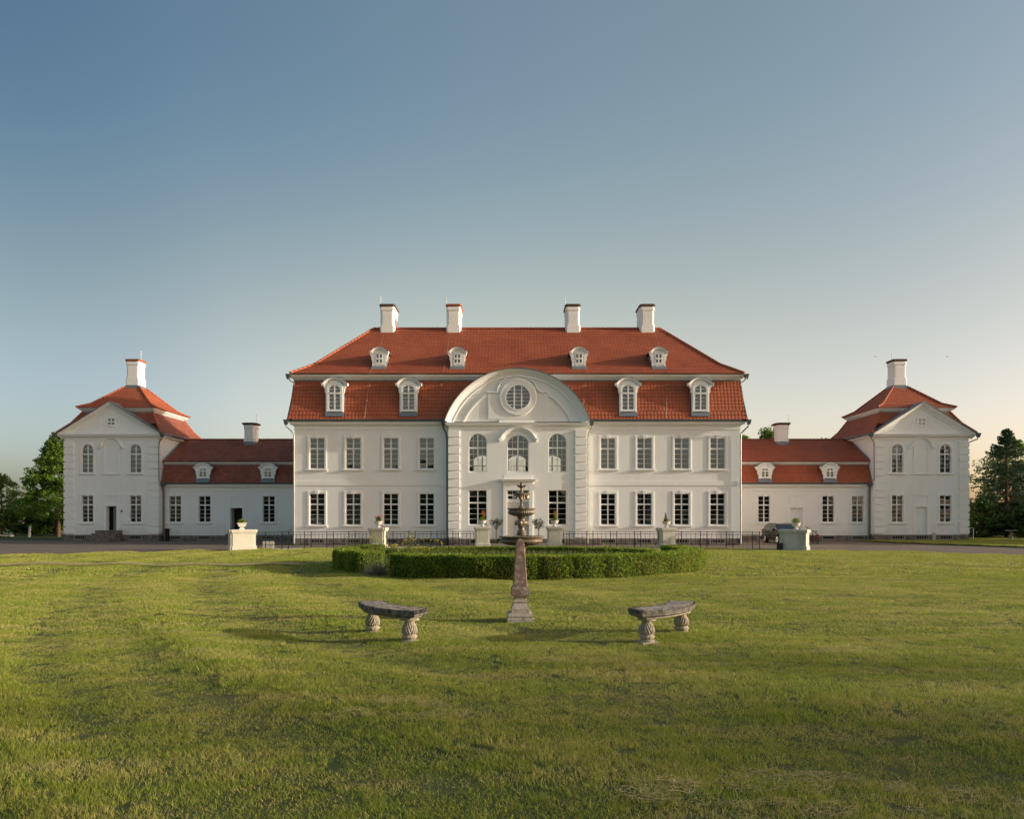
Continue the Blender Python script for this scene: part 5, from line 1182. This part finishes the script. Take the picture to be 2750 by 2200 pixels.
# dry grey bush in the gap
db = thing('dry_bush', 'withered grey twiggy bush in the gap of the hedge ring', 'bush', (-2.95 - 1.35, 23.75, 0)); g_ = np.random.default_rng(5); m_ = MB()
db.location = (HC[0] + (HA - .15) * math.cos(R(-132.5)), HC[1] + (HB - .15) * math.sin(R(-132.5)), 0)
for i in range(650):
    a = g_.uniform(0, 6.28); e = g_.uniform(.05, 1.45); l = g_.uniform(.35, .62); d = Vector((math.cos(a) * math.cos(e), math.sin(a) * math.cos(e), math.sin(e) * .85)); b0 = Vector((g_.normal(0, .1), g_.normal(0, .08), .02))
    m_.tube([b0, b0 + d * l * .5 + Vector((0, 0, .03)), b0 + d * l + Vector(g_.normal(0, .04, 3))], [.006, .004, .0015], 3, cap=False)
part('twigs', m_, db, mat_=drybush, kind='stuff')
# tall grass and weeds inside the ring
def blades(name, pts, hmean, wd, m, lean=.35):
    g = np.random.default_rng(len(pts)); n = len(pts); P = np.asarray(pts); h = hmean * g.uniform(.4, 1.4, n); a = g.uniform(0, 6.28, n); ph = g.uniform(0, 6.28, n)
    wv = np.stack([np.cos(a), np.sin(a), np.zeros(n)], 1) * wd / 2; ld = np.stack([np.cos(ph), np.sin(ph), np.zeros(n)], 1) * (h * g.uniform(0, lean, n))[:, None]; up = np.array([0, 0, 1]) * h[:, None]
    V = np.stack([P - wv, P + wv, P + ld * .4 + up * .6 + wv * .7, P + ld + up], 1).reshape(-1, 3); return npmesh(name, V, np.arange(4 * n).reshape(n, 4), m)
g_ = np.random.default_rng(31); pts = []
sp = thing('hedge_sprouts', 'thin young shoots sticking out of the clipped hedge tops', 'shoots', (HC[0], HC[1], .74)); q = []
for k in range(420):
    t = g_.uniform(R(-125), R(15)); o_ = g_.uniform(.05, .8); x, y = (HA - o_) * math.cos(t), (HB - o_) * math.sin(t); h_ = g_.uniform(.03, .13)
    for j in range(7): q.append((x + g_.normal(0, .012), y + g_.normal(0, .012), h_ * j / 6))
part('shoots', leaves('shoots', q, .020, leaf_h), sp, kind='stuff')
while len(pts) < 26000:
    x, y = g_.uniform(-6.9, 6.9), g_.uniform(23.6, 34.9)
    if in_hedge(x, y, -.75) and (x * x + (y - 29.1) ** 2) > .5 and (y > 30.5 or noise.noise(Vector((x * .6, y * .5, 3))) > -.3): pts.append((x, y, .0))
tag(part('wild_grass', blades('wild_grass', pts, .40, .010, weed), kind='stuff'), None)
def rape(x, y, h, seed, label, fl=True):
    g = thing('wild_flower', label, 'wild plant', (x, y, 0), group='tall yellow-flowered weeds in the hedge ring'); r_ = random.Random(seed); st = MB(); F = []; Lf = []
    for k in range(5 if fl else 3):
        a = r_.uniform(0, 6.28); l = r_.uniform(.1, .38); tip = (l * math.cos(a), l * math.sin(a) * .6, h * r_.uniform(.75, 1.05)); st.tube([(0, 0, 0), (tip[0] * .3, tip[1] * .3, h * .5), tip], [.008, .006, .003], 4, cap=False)
        for j in range(9): F.append((tip[0] + r_.gauss(0, .03), tip[1] + r_.gauss(0, .03), tip[2] - abs(r_.gauss(0, .05))))
        for j in range(16): t = r_.random(); Lf.append((tip[0] * t + r_.gauss(0, .05), tip[1] * t, tip[2] * t * .9 + .03))
    part('stems', st, g, mat_=weed); part('leaves', leaves('leaves', Lf, .055, weed if fl else leaf_h, aspect=.35), g)
    if fl: part('blossoms', leaves('blossoms', F, .026, yellow), g)
RP = [(-5.0, 32.4, 1.35), (-4.75, 31.5, 1.25), (-6.1, 31.0, 1.2), (-6.3, 30.4, 1.35), (-4.2, 33.0, 1.2), (-5.4, 30.0, 1.0), (-3.6, 32.2, .95), (-4.9, 29.2, .95), (-3.9, 29.0, .9)]
RD = ['tallest yellow-flowered weed left of the fountain', 'yellow-flowered weed in front of the tallest one', 'yellow-flowered weed above the left hedge, beside the pier', 'yellow-flowered weed nearest the left end of the hedge ring', 'yellow-flowered weed behind the left hedge, nearest the back hedge', 'short yellow-flowered weed left behind the front hedge', 'yellow-flowered weed nearest the fountain', 'low yellow-flowered weed behind the dry grey bush', 'low yellow-flowered weed just right of the dry bush']
for i, (x, y, h_) in enumerate(RP): rape(x, y, h_, i + 3, RD[i])
RW = [(-5.95, 28.0, 1.0, 'dark-leaved shoot standing out of the left hedge in front of the pier'), (3.0, 33.0, 1.05, 'tall green weed right of the fountain, nearest it'), (3.9, 32.6, 1.2, 'tallest green weed right of the fountain'), (4.7, 33.0, 1.0, 'leafy green weed before the back hedge right of the tallest one'), (5.6, 31.5, .95, 'slim green weed near the right end of the hedge ring')]
for i, (x, y, h_, lb) in enumerate(RW):
    rape(x, y, h_, 40 + i, lb, False)

# ------------------------------------------------------------------ trees
def crown_tree(name, label, loc, h, rx, z0, nclump, nleaf, size, m, seed, group=None, shape='egg', trunk_r=.2, cat='tree', cs=.11):
    g = np.random.default_rng(seed); root = thing(name, label, cat, loc, group=group); tk = MB(); lean = g.normal(0, .05)
    top = h * .8; tk.tube([(0, 0, -.1), (lean * .3, 0, h * .2), (lean * .5, .1, h * .45), (lean, 0, top)], [trunk_r * 1.2, trunk_r * .9, trunk_r * .6, .04], 9)
    for k in range(9):
        a = g.uniform(0, 6.28); z = g.uniform(z0 + .2, h * .6); l = rx * g.uniform(.5, .75) * (1 if shape == 'egg' else (1 - z / h)); tk.tube([(lean * .5, 0, z), (l * .5 * math.cos(a), l * .5 * math.sin(a), z + l * .35), (l * math.cos(a), l * math.sin(a), z + l * .6)], [trunk_r * .4, trunk_r * .25, .02], 6)
    part('trunk', tk, root, mat_=bark, smooth=True); P = []
    for k in range(nclump):
        f = g.uniform(0, 1); z = lerp(z0, h, f); 
        prof = (math.sin(PI * min(1, (f * .93 + .10))) ** .7 if shape == 'egg' else (1 - f) ** .75 * .95 + .05)
        a = g.uniform(0, 6.28); r = rx * prof * math.sqrt(g.uniform(.12, 1)) * g.uniform(.85, 1.1); c = np.array([lean + r * math.cos(a), r * math.sin(a), z])
        cr_ = h * cs * g.uniform(.5, 1.1); d = g.normal(size=(nleaf, 3)); d /= np.linalg.norm(d, axis=1)[:, None]; d *= (g.uniform(.25, 1, (nleaf, 1)) ** .5) * cr_; d[:, 2] *= .55; P.append(c + d)
    part('crown', leaves('crown', np.concatenate(P), size, m, up=.8), root); return root
def conifer(label, loc, h, rx, seed, m=needle, z0=.6, sparse=False, group=None, nb=110, npb=90, size=.13):
    g = np.random.default_rng(seed); root = thing('conifer_tree', label, 'conifer', loc, group=group); tk = MB(); tk.tube([(0, 0, -.1), (0, 0, h * .5), (0, 0, h * .99)], [.2, .13, .02], 8); P = []
    for k in range(nb):
        f = (k + g.uniform(0, 1)) / nb; z = lerp(z0, h * .98, f); l = rx * ((1 - f) ** .8) * g.uniform(.65, 1.12) + .15; a = k * 2.4 + g.normal(0, .3)
        dz = -l * .18 if f < .7 else l * .25; t = g.uniform(.12, 1, npb) ** .7; wdt = .16 * l * (1.1 - t) + .10
        perp = g.normal(0, 1, npb) * wdt; bx, by = np.cos(a), np.sin(a); droop = -np.abs(g.normal(0, .10, npb)) - .05 * l * t ** 2
        P.append(np.stack([bx * l * t - by * perp, by * l * t + bx * perp, z + dz * t + .10 * l * t ** 3 + droop], 1)); tk.tube([(0, 0, z), (bx * l * .9, by * l * .9, z + dz)], [.035 * (1 - f) + .01, .006], 4, cap=False)
    part('trunk', tk, root, mat_=bark); part('needles', leaves('needles', np.concatenate(P), size, m, up=1.2, aspect=.3), root); return root
crown_tree('maple_tree', 'broad leafy green tree with reddish trunk beside the left pavilion', (-46.6, 74.0, 0), 10.4, 4.5, 2.0, 420, 85, .12, leaf_m, 3, shape='cone', trunk_r=.17, cs=.075)
crown_tree('bush', 'dark bush filling the gap between the maple trunk and the left pavilion', (-42.6, 77, 0), 4.2, 2.6, .3, 60, 70, .12, leaf_d, 13, cat='bush', cs=.16)
crown_tree('leafy_tree', 'rounded light green tree cut by the left edge of the picture', (-53.8, 76, 0), 6.4, 2.6, 1.0, 120, 70, .12, leaf_y, 8, trunk_r=.12, cs=.12)
for i, (x, y, h_, r_, mm, lb) in enumerate([(-52.5, 80, 3.6, 2.8, leaf_d, 'low dark shrub at the left edge under the light green tree'), (-49.4, 78, 3.9, 2.6, leaf_m, 'green shrub between the left edge tree and the maple'), (-46.0, 81, 4.2, 2.8, leaf_d, 'dark green shrub directly behind the maple trunk'), (-57, 84, 4.0, 3.2, leaf_d, 'dark shrub mostly hidden behind the left edge tree')]):
    crown_tree('bush', lb, (x, y, 0), h_, r_, .2, 70, 70, .13, mm, 20 + i, cat='bush', group='shrubs behind the left drive', cs=.2)
conifer('tall blue-green spruce rising above the trees right of the right pavilion', (46.6, 69, 0), 10.6, 4.3, 4, nb=150, npb=110)
TR = [('leafy_tree', 'dark broadleaf tree just beside the wall of the right pavilion', (42.6, 76), 8.9, 3.2, leaf_d, 'egg'), ('leafy_tree', 'yellow-green slender tree between the right pavilion and the spruce', (41.6, 70), 6.9, 1.7, leaf_y, 'egg'),
      ('leafy_tree', 'green broadleaf tree behind the spruce, at the right edge', (53.5, 78), 10.2, 4.4, leaf_m, 'egg'), ('leafy_tree', 'darkest broadleaf tree behind the right-hand table', (49.8, 72), 7.2, 3.4, leaf_d, 'egg')]
for i, (nm, lb, (x, y), h_, r_, mm, sh) in enumerate(TR): crown_tree(nm, lb, (x, y, 0), h_, r_, .4, 170, 75, .13, mm, 60 + i, group='trees beside the right pavilion', shape=sh, cs=.10)
for i, (x, y, h_, r_, lb) in enumerate([(43.6, 68, 3.6, 2.2, 'dense dark shrub by the white post at the right pavilion'), (47.4, 66.5, 3.4, 2.5, 'dense dark shrub under the spruce'), (51.3, 66, 4.4, 2.6, 'dense dark shrub at the right edge behind the table')]):
    crown_tree('bush', lb, (x, y, 0), h_, r_, .1, 90, 80, .12, leaf_d, 80 + i, cat='bush', group='dark shrubs right of the right pavilion', cs=.2)
for i, (x, y, h_, r_, lb) in enumerate([(33.4, 96, 13.5, 2.9, 'tree top showing above the right wing roof, larger and next to the manor house'), (30.9, 99, 13.0, 2.0, 'small tree top at the corner of the manor house above the right wing'), (42.9, 100, 12.9, 3.0, 'low tree top above the right wing beside the pavilion roof')]):
    crown_tree('leafy_tree', lb, (x, y, 0), h_, r_, 4, 90, 70, .16, leaf_m, 90 + i, group='tree tops above the right wing', cs=.09)
# trees outside the frame that cast the evening shade and show in the window glass
src = crown_tree('shade_tree', 'broad tree outside the picture on the right, shading the right pavilion', (51, 58.5, 0), 12.5, 4.6, 1.0, 190, 70, .22, leaf_d, 101, group='trees standing outside the picture', cs=.12)
SH = [(59, 56.5, 1.2, 'broad tree outside the picture to the right, behind the first shading tree'), (70, 51, 1.0, 'broad tree outside the picture, far right')]
for x, y, s_, lb in SH:
    c = copy_tree(src); c.location = (x, y, 0); c.scale = (s_, s_, s_); c.rotation_euler = (0, 0, x); c['label'] = lb
src2 = crown_tree('shade_tree', 'thin-crowned tree outside the picture right of the foreground lawn', (72, -6.5, 0), 16, 6.0, 3.0, 100, 42, .28, leaf_d, 131, group='trees standing outside the picture', cs=.10)
for x, y, s_, lb in [(88, -12.5, 1.75, 'taller thin-crowned tree outside the picture right of the foreground lawn'), (104, -12.5, 2.0, 'tallest thin-crowned tree outside the picture right of the foreground lawn'), (97, -17, 1.9, 'thin-crowned tree outside the picture furthest behind the camera')]:
    c = copy_tree(src2); c.location = (x, y, 0); c.scale = (s_, s_, s_); c.rotation_euler = (0, 0, x); c['label'] = lb
for i in range(19):
    x = -70 + i * 7.8 + random.uniform(-2, 2); s_ = random.uniform(.8, 1.12)
    c = copy_tree(src); c.location = (x, -42 + random.uniform(-5, 5), 0); c.scale = (s_ * 1.15, s_, s_ * .92); c.rotation_euler = (0, 0, i * 1.3); c['label'] = 'tree in the row behind the camera, reflected in the lower windows'
    c['group'] = 'trees behind the camera'

# ------------------------------------------------------------------ vehicles and small things
def car(x, y):
    g = thing('parked_car', 'dark brown estate car half hidden behind the wide grey pier', 'car', (x, y, 0)); W = .90
    # local frame: car faces -y; profile along y
    low = [(-2.2, .32), (-2.22, .55), (-2.12, .78), (-1.2, .98), (2.0, 1.02), (2.16, .95), (2.2, .5), (2.12, .30)]
    def loft(mb, prof, secs):
        n = len(prof); vs = []
        for (xx, f) in secs:
            for (yy, zz) in prof: vs.append((xx, yy * f if True else yy, zz))
        mb.add(vs, [(i * n + k, i * n + (k + 1) % n, (i + 1) * n + (k + 1) % n, (i + 1) * n + k) for i in range(len(secs) - 1) for k in range(n)] + [tuple(range(n))[::-1], tuple((len(secs) - 1) * n + k for k in range(n))])
    b_ = MB(); loft(b_, low, [(-W, .93), (-W + .06, .985), (-.4, 1.0), (.4, 1.0), (W - .06, .985), (W, .93)]); body = part('body', b_, g, mat_=carp, smooth=True)
    cb = MB(); solid(cb, [[(-W + .05, -1.2, .97), (W - .05, -1.2, .97), (W - .05, 2.08, 1.0), (-W + .05, 2.08, 1.0)], [(-.68, -.42, 1.44), (.68, -.42, 1.44), (.68, 1.62, 1.46), (-.68, 1.62, 1.46)], [(-.58, -.2, 1.51), (.58, -.2, 1.51), (.58, 1.45, 1.52), (-.58, 1.45, 1.52)]]); part('cabin', cb, g, mat_=carp, smooth=True)
    def panel(pts, nm, m, off=.008):
        v = [Vector(p) for p in pts]; n_ = (v[1] - v[0]).cross(v[2] - v[0]).normalized() * off; q = MB(); k = len(v)
        q.add([p + n_ for p in v] + [p - n_ for p in v], [tuple(range(k)), tuple(range(2 * k - 1, k - 1, -1))] + [(i, i + k, (i + 1) % k + k, (i + 1) % k) for i in range(k)]); return part(nm, q, g, mat_=m)
    panel([(-.76, -1.10, 1.03), (.76, -1.10, 1.03), (.62, -.47, 1.42), (-.62, -.47, 1.42)], 'windscreen', carglass)
    for s_ in (-1, 1):
        f = lambda yy, zz: (s_ * (lerp(W - .05, .68, (zz - .98) / .46) + .004), yy, zz)
        panel([f(-.95, 1.05), f(.25, 1.05), f(.25, 1.38), f(-.38, 1.38)], 'side_window', carglass); panel([f(.32, 1.05), f(1.75, 1.08), f(1.42, 1.38), f(.32, 1.38)], 'side_window', carglass)
        tr = MB(); tr.tube([f(-1.0, 1.03), f(-.42, 1.41), f(1.45, 1.41), f(1.83, 1.07), f(-1.0, 1.02)], .014, 4); part('window_trim', tr, g, mat_=chrome)
        mr = MB(); solid(mr, [rect(s_ * .98 - .11, s_ * .98 + .11, -.85, -.72, .98), rect(s_ * .98 - .12, s_ * .98 + .12, -.88, -.72, 1.08), rect(s_ * .98 - .08, s_ * .98 + .08, -.84, -.74, 1.15)]); part('wing_mirror', mr, g, mat_=carp)
        part('door_handle', MB().box(s_ * .89 - .015, s_ * .89 + .015, .05, .22, .86, .89), g, mat_=chrome)
        for yy in (-1.32, 1.35):
            w_ = MB(); ring = [(.335 * math.cos(t), .335 * math.sin(t)) for t in np.linspace(0, 2 * PI, 24, endpoint=False)]; w_.add([(s_ * .70, a, b + .335) for a, b in ring] + [(s_ * .905, a, b + .335) for a, b in ring], [tuple(range(24)), tuple(range(47, 23, -1))] + [(i, (i + 1) % 24, (i + 1) % 24 + 24, i + 24) for i in range(24)])
            wo = part('wheel', w_, g, (0, yy, 0), mat_=black); rm = MB()
            for k in range(10): a = k * PI / 5; rm.tube([(s_ * .912, .04 * math.cos(a), .335 + .04 * math.sin(a)), (s_ * .912, .22 * math.cos(a), .335 + .22 * math.sin(a))], .018, 4)
            rm.tube([(s_ * .912, .22 * math.cos(t), .335 + .22 * math.sin(t)) for t in np.linspace(0, 2 * PI, 20)], .016, 4); part('rim', rm, wo, mat_=chrome)
        part('tail_light', MB().box(s_ * .84 - .06, s_ * .84 + .06, 2.0, 2.12, .86, 1.06), g, mat_=redpaint)
        part('headlight', MB().box(s_ * .66 - .16, s_ * .66 + .16, -2.14, -1.98, .66, .80), g, mat_=chrome)
    part('grille', MB().box(-.42, .42, -2.24, -2.18, .48, .72), g, mat_=black); part('roof_rail', MB().tube([(-.6, -.2, 1.55), (-.6, 1.4, 1.56)], .015, 4).tube([(.6, -.2, 1.55), (.6, 1.4, 1.56)], .015, 4), g, mat_=chrome)
    return g
car(20.45, 55.9)
def bicycle(x, y, rot, m, label):
    g = thing('bicycle', label, 'bicycle', (x, y, 0), rot, 'bicycles leaning by the right wing')   # faces local +y
    fr = MB(); BB = (0, -.02, .29); ST = (0, -.20, .82); HT = (0, .42, .86); HB = (0, .48, .66); RA = (0, -.50, .34); FA = (0, .60, .34)
    for a, b in ((BB, ST), (BB, HB), ((0, -.15, .62), HB), (HT, HB), (RA, BB), (RA, (0, -.16, .68)), (HB, FA)): fr.tube([a, b], .017, 6)
    part('frame', fr, g, mat_=m)
    for c in (RA, FA):
        t = MB(); n = 28; t.tube([(0, c[1] + .33 * math.cos(q), c[2] + .33 * math.sin(q)) for q in np.linspace(0, 2 * PI, n)], .02, 6)
        for k in range(12): t.tube([(0, c[1], c[2]), (0, c[1] + .32 * math.cos(k * PI / 6), c[2] + .32 * math.sin(k * PI / 6))], .003, 3, cap=False)
        part('wheel', t, g, mat_=black)
        md = MB(); md.tube([(0, c[1] + .37 * math.cos(q), c[2] + .37 * math.sin(q)) for q in np.linspace(.3, 2.6, 12)], .018, 4); part('mudguard', md, g, mat_=m)
    part('handlebar', MB().tube([HT, (0, .38, 1.0)], .012, 5).tube([(-.29, .22, 1.04), (-.2, .36, 1.02), (0, .40, 1.0), (.2, .36, 1.02), (.29, .22, 1.04)], .013, 6), g, mat_=chrome)
    sd_ = MB(); solid(sd_, [[(-.03, .06, .92), (.03, .06, .92), (.09, -.30, .92), (-.09, -.30, .92)], [(-.025, .05, .96), (.025, .05, .96), (.08, -.29, .97), (-.08, -.29, .97)]]); part('saddle', sd_, g, (0, -.06, 0), mat_=black)
    part('seat_post', MB().tube([ST, (0, -.23, .92)], .013, 5), g, mat_=chrome); part('rear_light', MB().box(-.03, .03, -.86, -.82, .66, .72), g, mat_=redpaint); part('rack', MB().box(-.06, .06, -.78, -.32, .70, .72), g, mat_=black)
bicycle(22.55, 54.9, R(-6), redpaint, 'red and black bicycle by the right wing, the one further right')
bicycle(22.05, 55.6, R(174), black, 'dark bicycle standing left of the red one')
# handrail at the right wing door
hr = thing('step_handrail', 'black handrail of the steps beside the bicycles', 'handrail', (23.9, 60.2, 0))
part('rail', MB().tube([(0, 0, 1.28), (.95, -.3, .62)], .025, 5), hr, mat_=iron)
for k in range(6): t = k / 5; part('baluster', MB().tube([(.95 * t, -.3 * t, .0), (.95 * t, -.3 * t, lerp(1.28, .62, t))], .012, 4), hr, mat_=iron)
# ramp railing at left wing
rp = thing('ramp_railing', 'grey two-rail handrail climbing a dark ramp between left wing and manor house', 'railing', (-18.8, 58.6, 0))
part('ramp', MB().prism([(.0, 0), (2.3, 0), (2.3, .62), (1.2, .35)], .25, 1.4), rp, mat_=granite)
for z_ in (0, -.42): part('rail', MB().tube([(-.2, 0, .72 + z_ + (.0)), (2.4, 0, 1.62 + z_)], .022, 6), rp, mat_=railgrey)
for t in (0.0, .65, 1.35, 2.0): part('post', MB().tube([(-.15 + t, 0, 0), (-.15 + t, 0, .72 + t * .35)], .026, 6), rp, mat_=railgrey if t else trimw)
st_ = part('stone_block', MB().box(-.35, .3, -.25, .25, 0, .44).prism([(-.35, .44), (.3, .44), (.25, .47), (-.3, .47)], -.22, .22), None, (-15.85, 46.2, 0), R(12), mat_=kerbm); tag(st_, 'small pale stone block on the paving behind the wide left pier', 'stone block')
bn = thing('litter_bin', 'slim black bin with flared lid at the corner of left pavilion and wing', 'bin', (-29.3, 60.9, 0)); part('bin_body', MB().box(-.13, .13, -.15, .15, 0, .92), bn, mat_=black)
lm = MB(); solid(lm, [rect(-.14, .14, -.16, .16, .92), rect(-.22, .22, -.2, .2, 1.0), rect(-.08, .08, -.08, .08, 1.07)]); part('lid', lm, bn, mat_=black)
bx = part('storage_box', MB().box(-.17, .17, -.12, .12, .02, .42).box(-.19, .19, -.14, .14, .42, .45), None, (15.55, 43.2, .02), R(-20), mat_=bluebox); tag(bx, 'small dark blue box on the ground left of the grey pier', 'box')
wp = part('marker_post', MB().prism([(-.13, 0), (.08, 0), (.16, 1.05), (.02, 1.12), (-.02, 1.05)], -.05, .05), None, (-47.9, 71.5, .02), mat_=trimw); tag(wp, 'leaning white marker post beside the drive under the maple', 'post')
tb = thing('bird_bath', 'small grey stone table on the right lawn before dark shrubs', 'table', (42.6, 62.5, .1)); part('table_top', MB().lathe([(.2, .70), (.45, .72), (.46, .78), (.44, .80), (.02, .79)], 20), tb, mat_=mortar)
part('pedestal', MB().lathe([(.24, 0), (.24, .06), (.12, .12), (.09, .35), (.14, .5), (.10, .6), (.18, .71)], 14), tb, mat_=mortar)
gp = thing('garden_frame', 'white angled pipe frame beside the woodpile at right pavilion', 'frame', (39.4, 63.0, .1)); part('pipe', MB().tube([(-.55, 0, 1.0), (-.1, 0, .98), (.25, 0, .97), (.25, 0, 0)], .03, 6), gp, mat_=trimw)
wl = thing('woodpile', 'dark pile of brushwood stacked by the corner of the right pavilion', 'woodpile', (38.9, 63.6, .1)); mm_ = MB(); r_ = random.Random(3)
for i in range(110):
    z = r_.uniform(0, 1.3); a = r_.uniform(-.5, .5); x = r_.gauss(0, .28 * (1.5 - z)); mm_.tube([(x - .4 * math.cos(a), r_.gauss(0, .3), z), (x + .4 * math.cos(a), r_.gauss(0, .3), z + r_.gauss(0, .15))], .025, 5)
part('branches', mm_, wl, mat_=woodm, kind='stuff')
cpst = part('boundary_stone', MB().box(-.1, .1, -.1, .1, 0, .55).prism([(-.1, .55), (.1, .55), (.04, .6), (-.04, .6)], -.08, .08), None, (34.6, 60.2, .1), mat_=kerbm); tag(cpst, 'short pale stone post against the plinth of the right pavilion', 'post')
rk = thing('rock_pile', 'low heap of pale field stones at the left edge under the shrubs', 'rocks', (-52.3, 73.5, .03)); r_ = random.Random(8)
for i in range(9):
    s_ = r_.uniform(.2, .42); m_ = MB().lathe([(s_ * .7, 0), (s_, s_ * .3), (s_ * .8, s_ * .7), (s_ * .3, s_ * .85)], 9, rf=lambda r, z, t, i: r * (1 + .15 * math.sin(t * 3 + s_ * 30))); part('rock', m_, rk, (r_.uniform(-1.4, 1.6), r_.uniform(-.5, .5), 0), mat_=mortar)
for i, (px_, py_, d) in enumerate([(2350, 958, 90), (2543, 958, 90)]):
    b_ = MB(); b_.tube([(-.10, 0, 0), (0, 0, 0), (.12, 0, .01)], [.015, .035, .01], 6); 
    o = thing('bird', ['small dark bird flying in the sky left above the right pavilion', 'small dark bird flying in the sky right above the right pavilion'][i], 'bird', ((px_ - 1375) * d / 1950 - .38, d, 2 + (1390 - py_) * d / 1950), group='birds in the sky')
    part('body', b_, o, mat_=bird); 
    for s_ in (-1, 1): wgm = MB(); solid(wgm, [[(-.05, 0, 0), (.06, 0, 0), (.06, 0, .015), (-.05, 0, .015)][:4], [(-.03, s_ * .16, .05), (.0, s_ * .16, .05), (.0, s_ * .16, .055), (-.03, s_ * .16, .055)]]); part('wing', wgm, o, mat_=bird)
print('objects', len(bpy.data.objects))
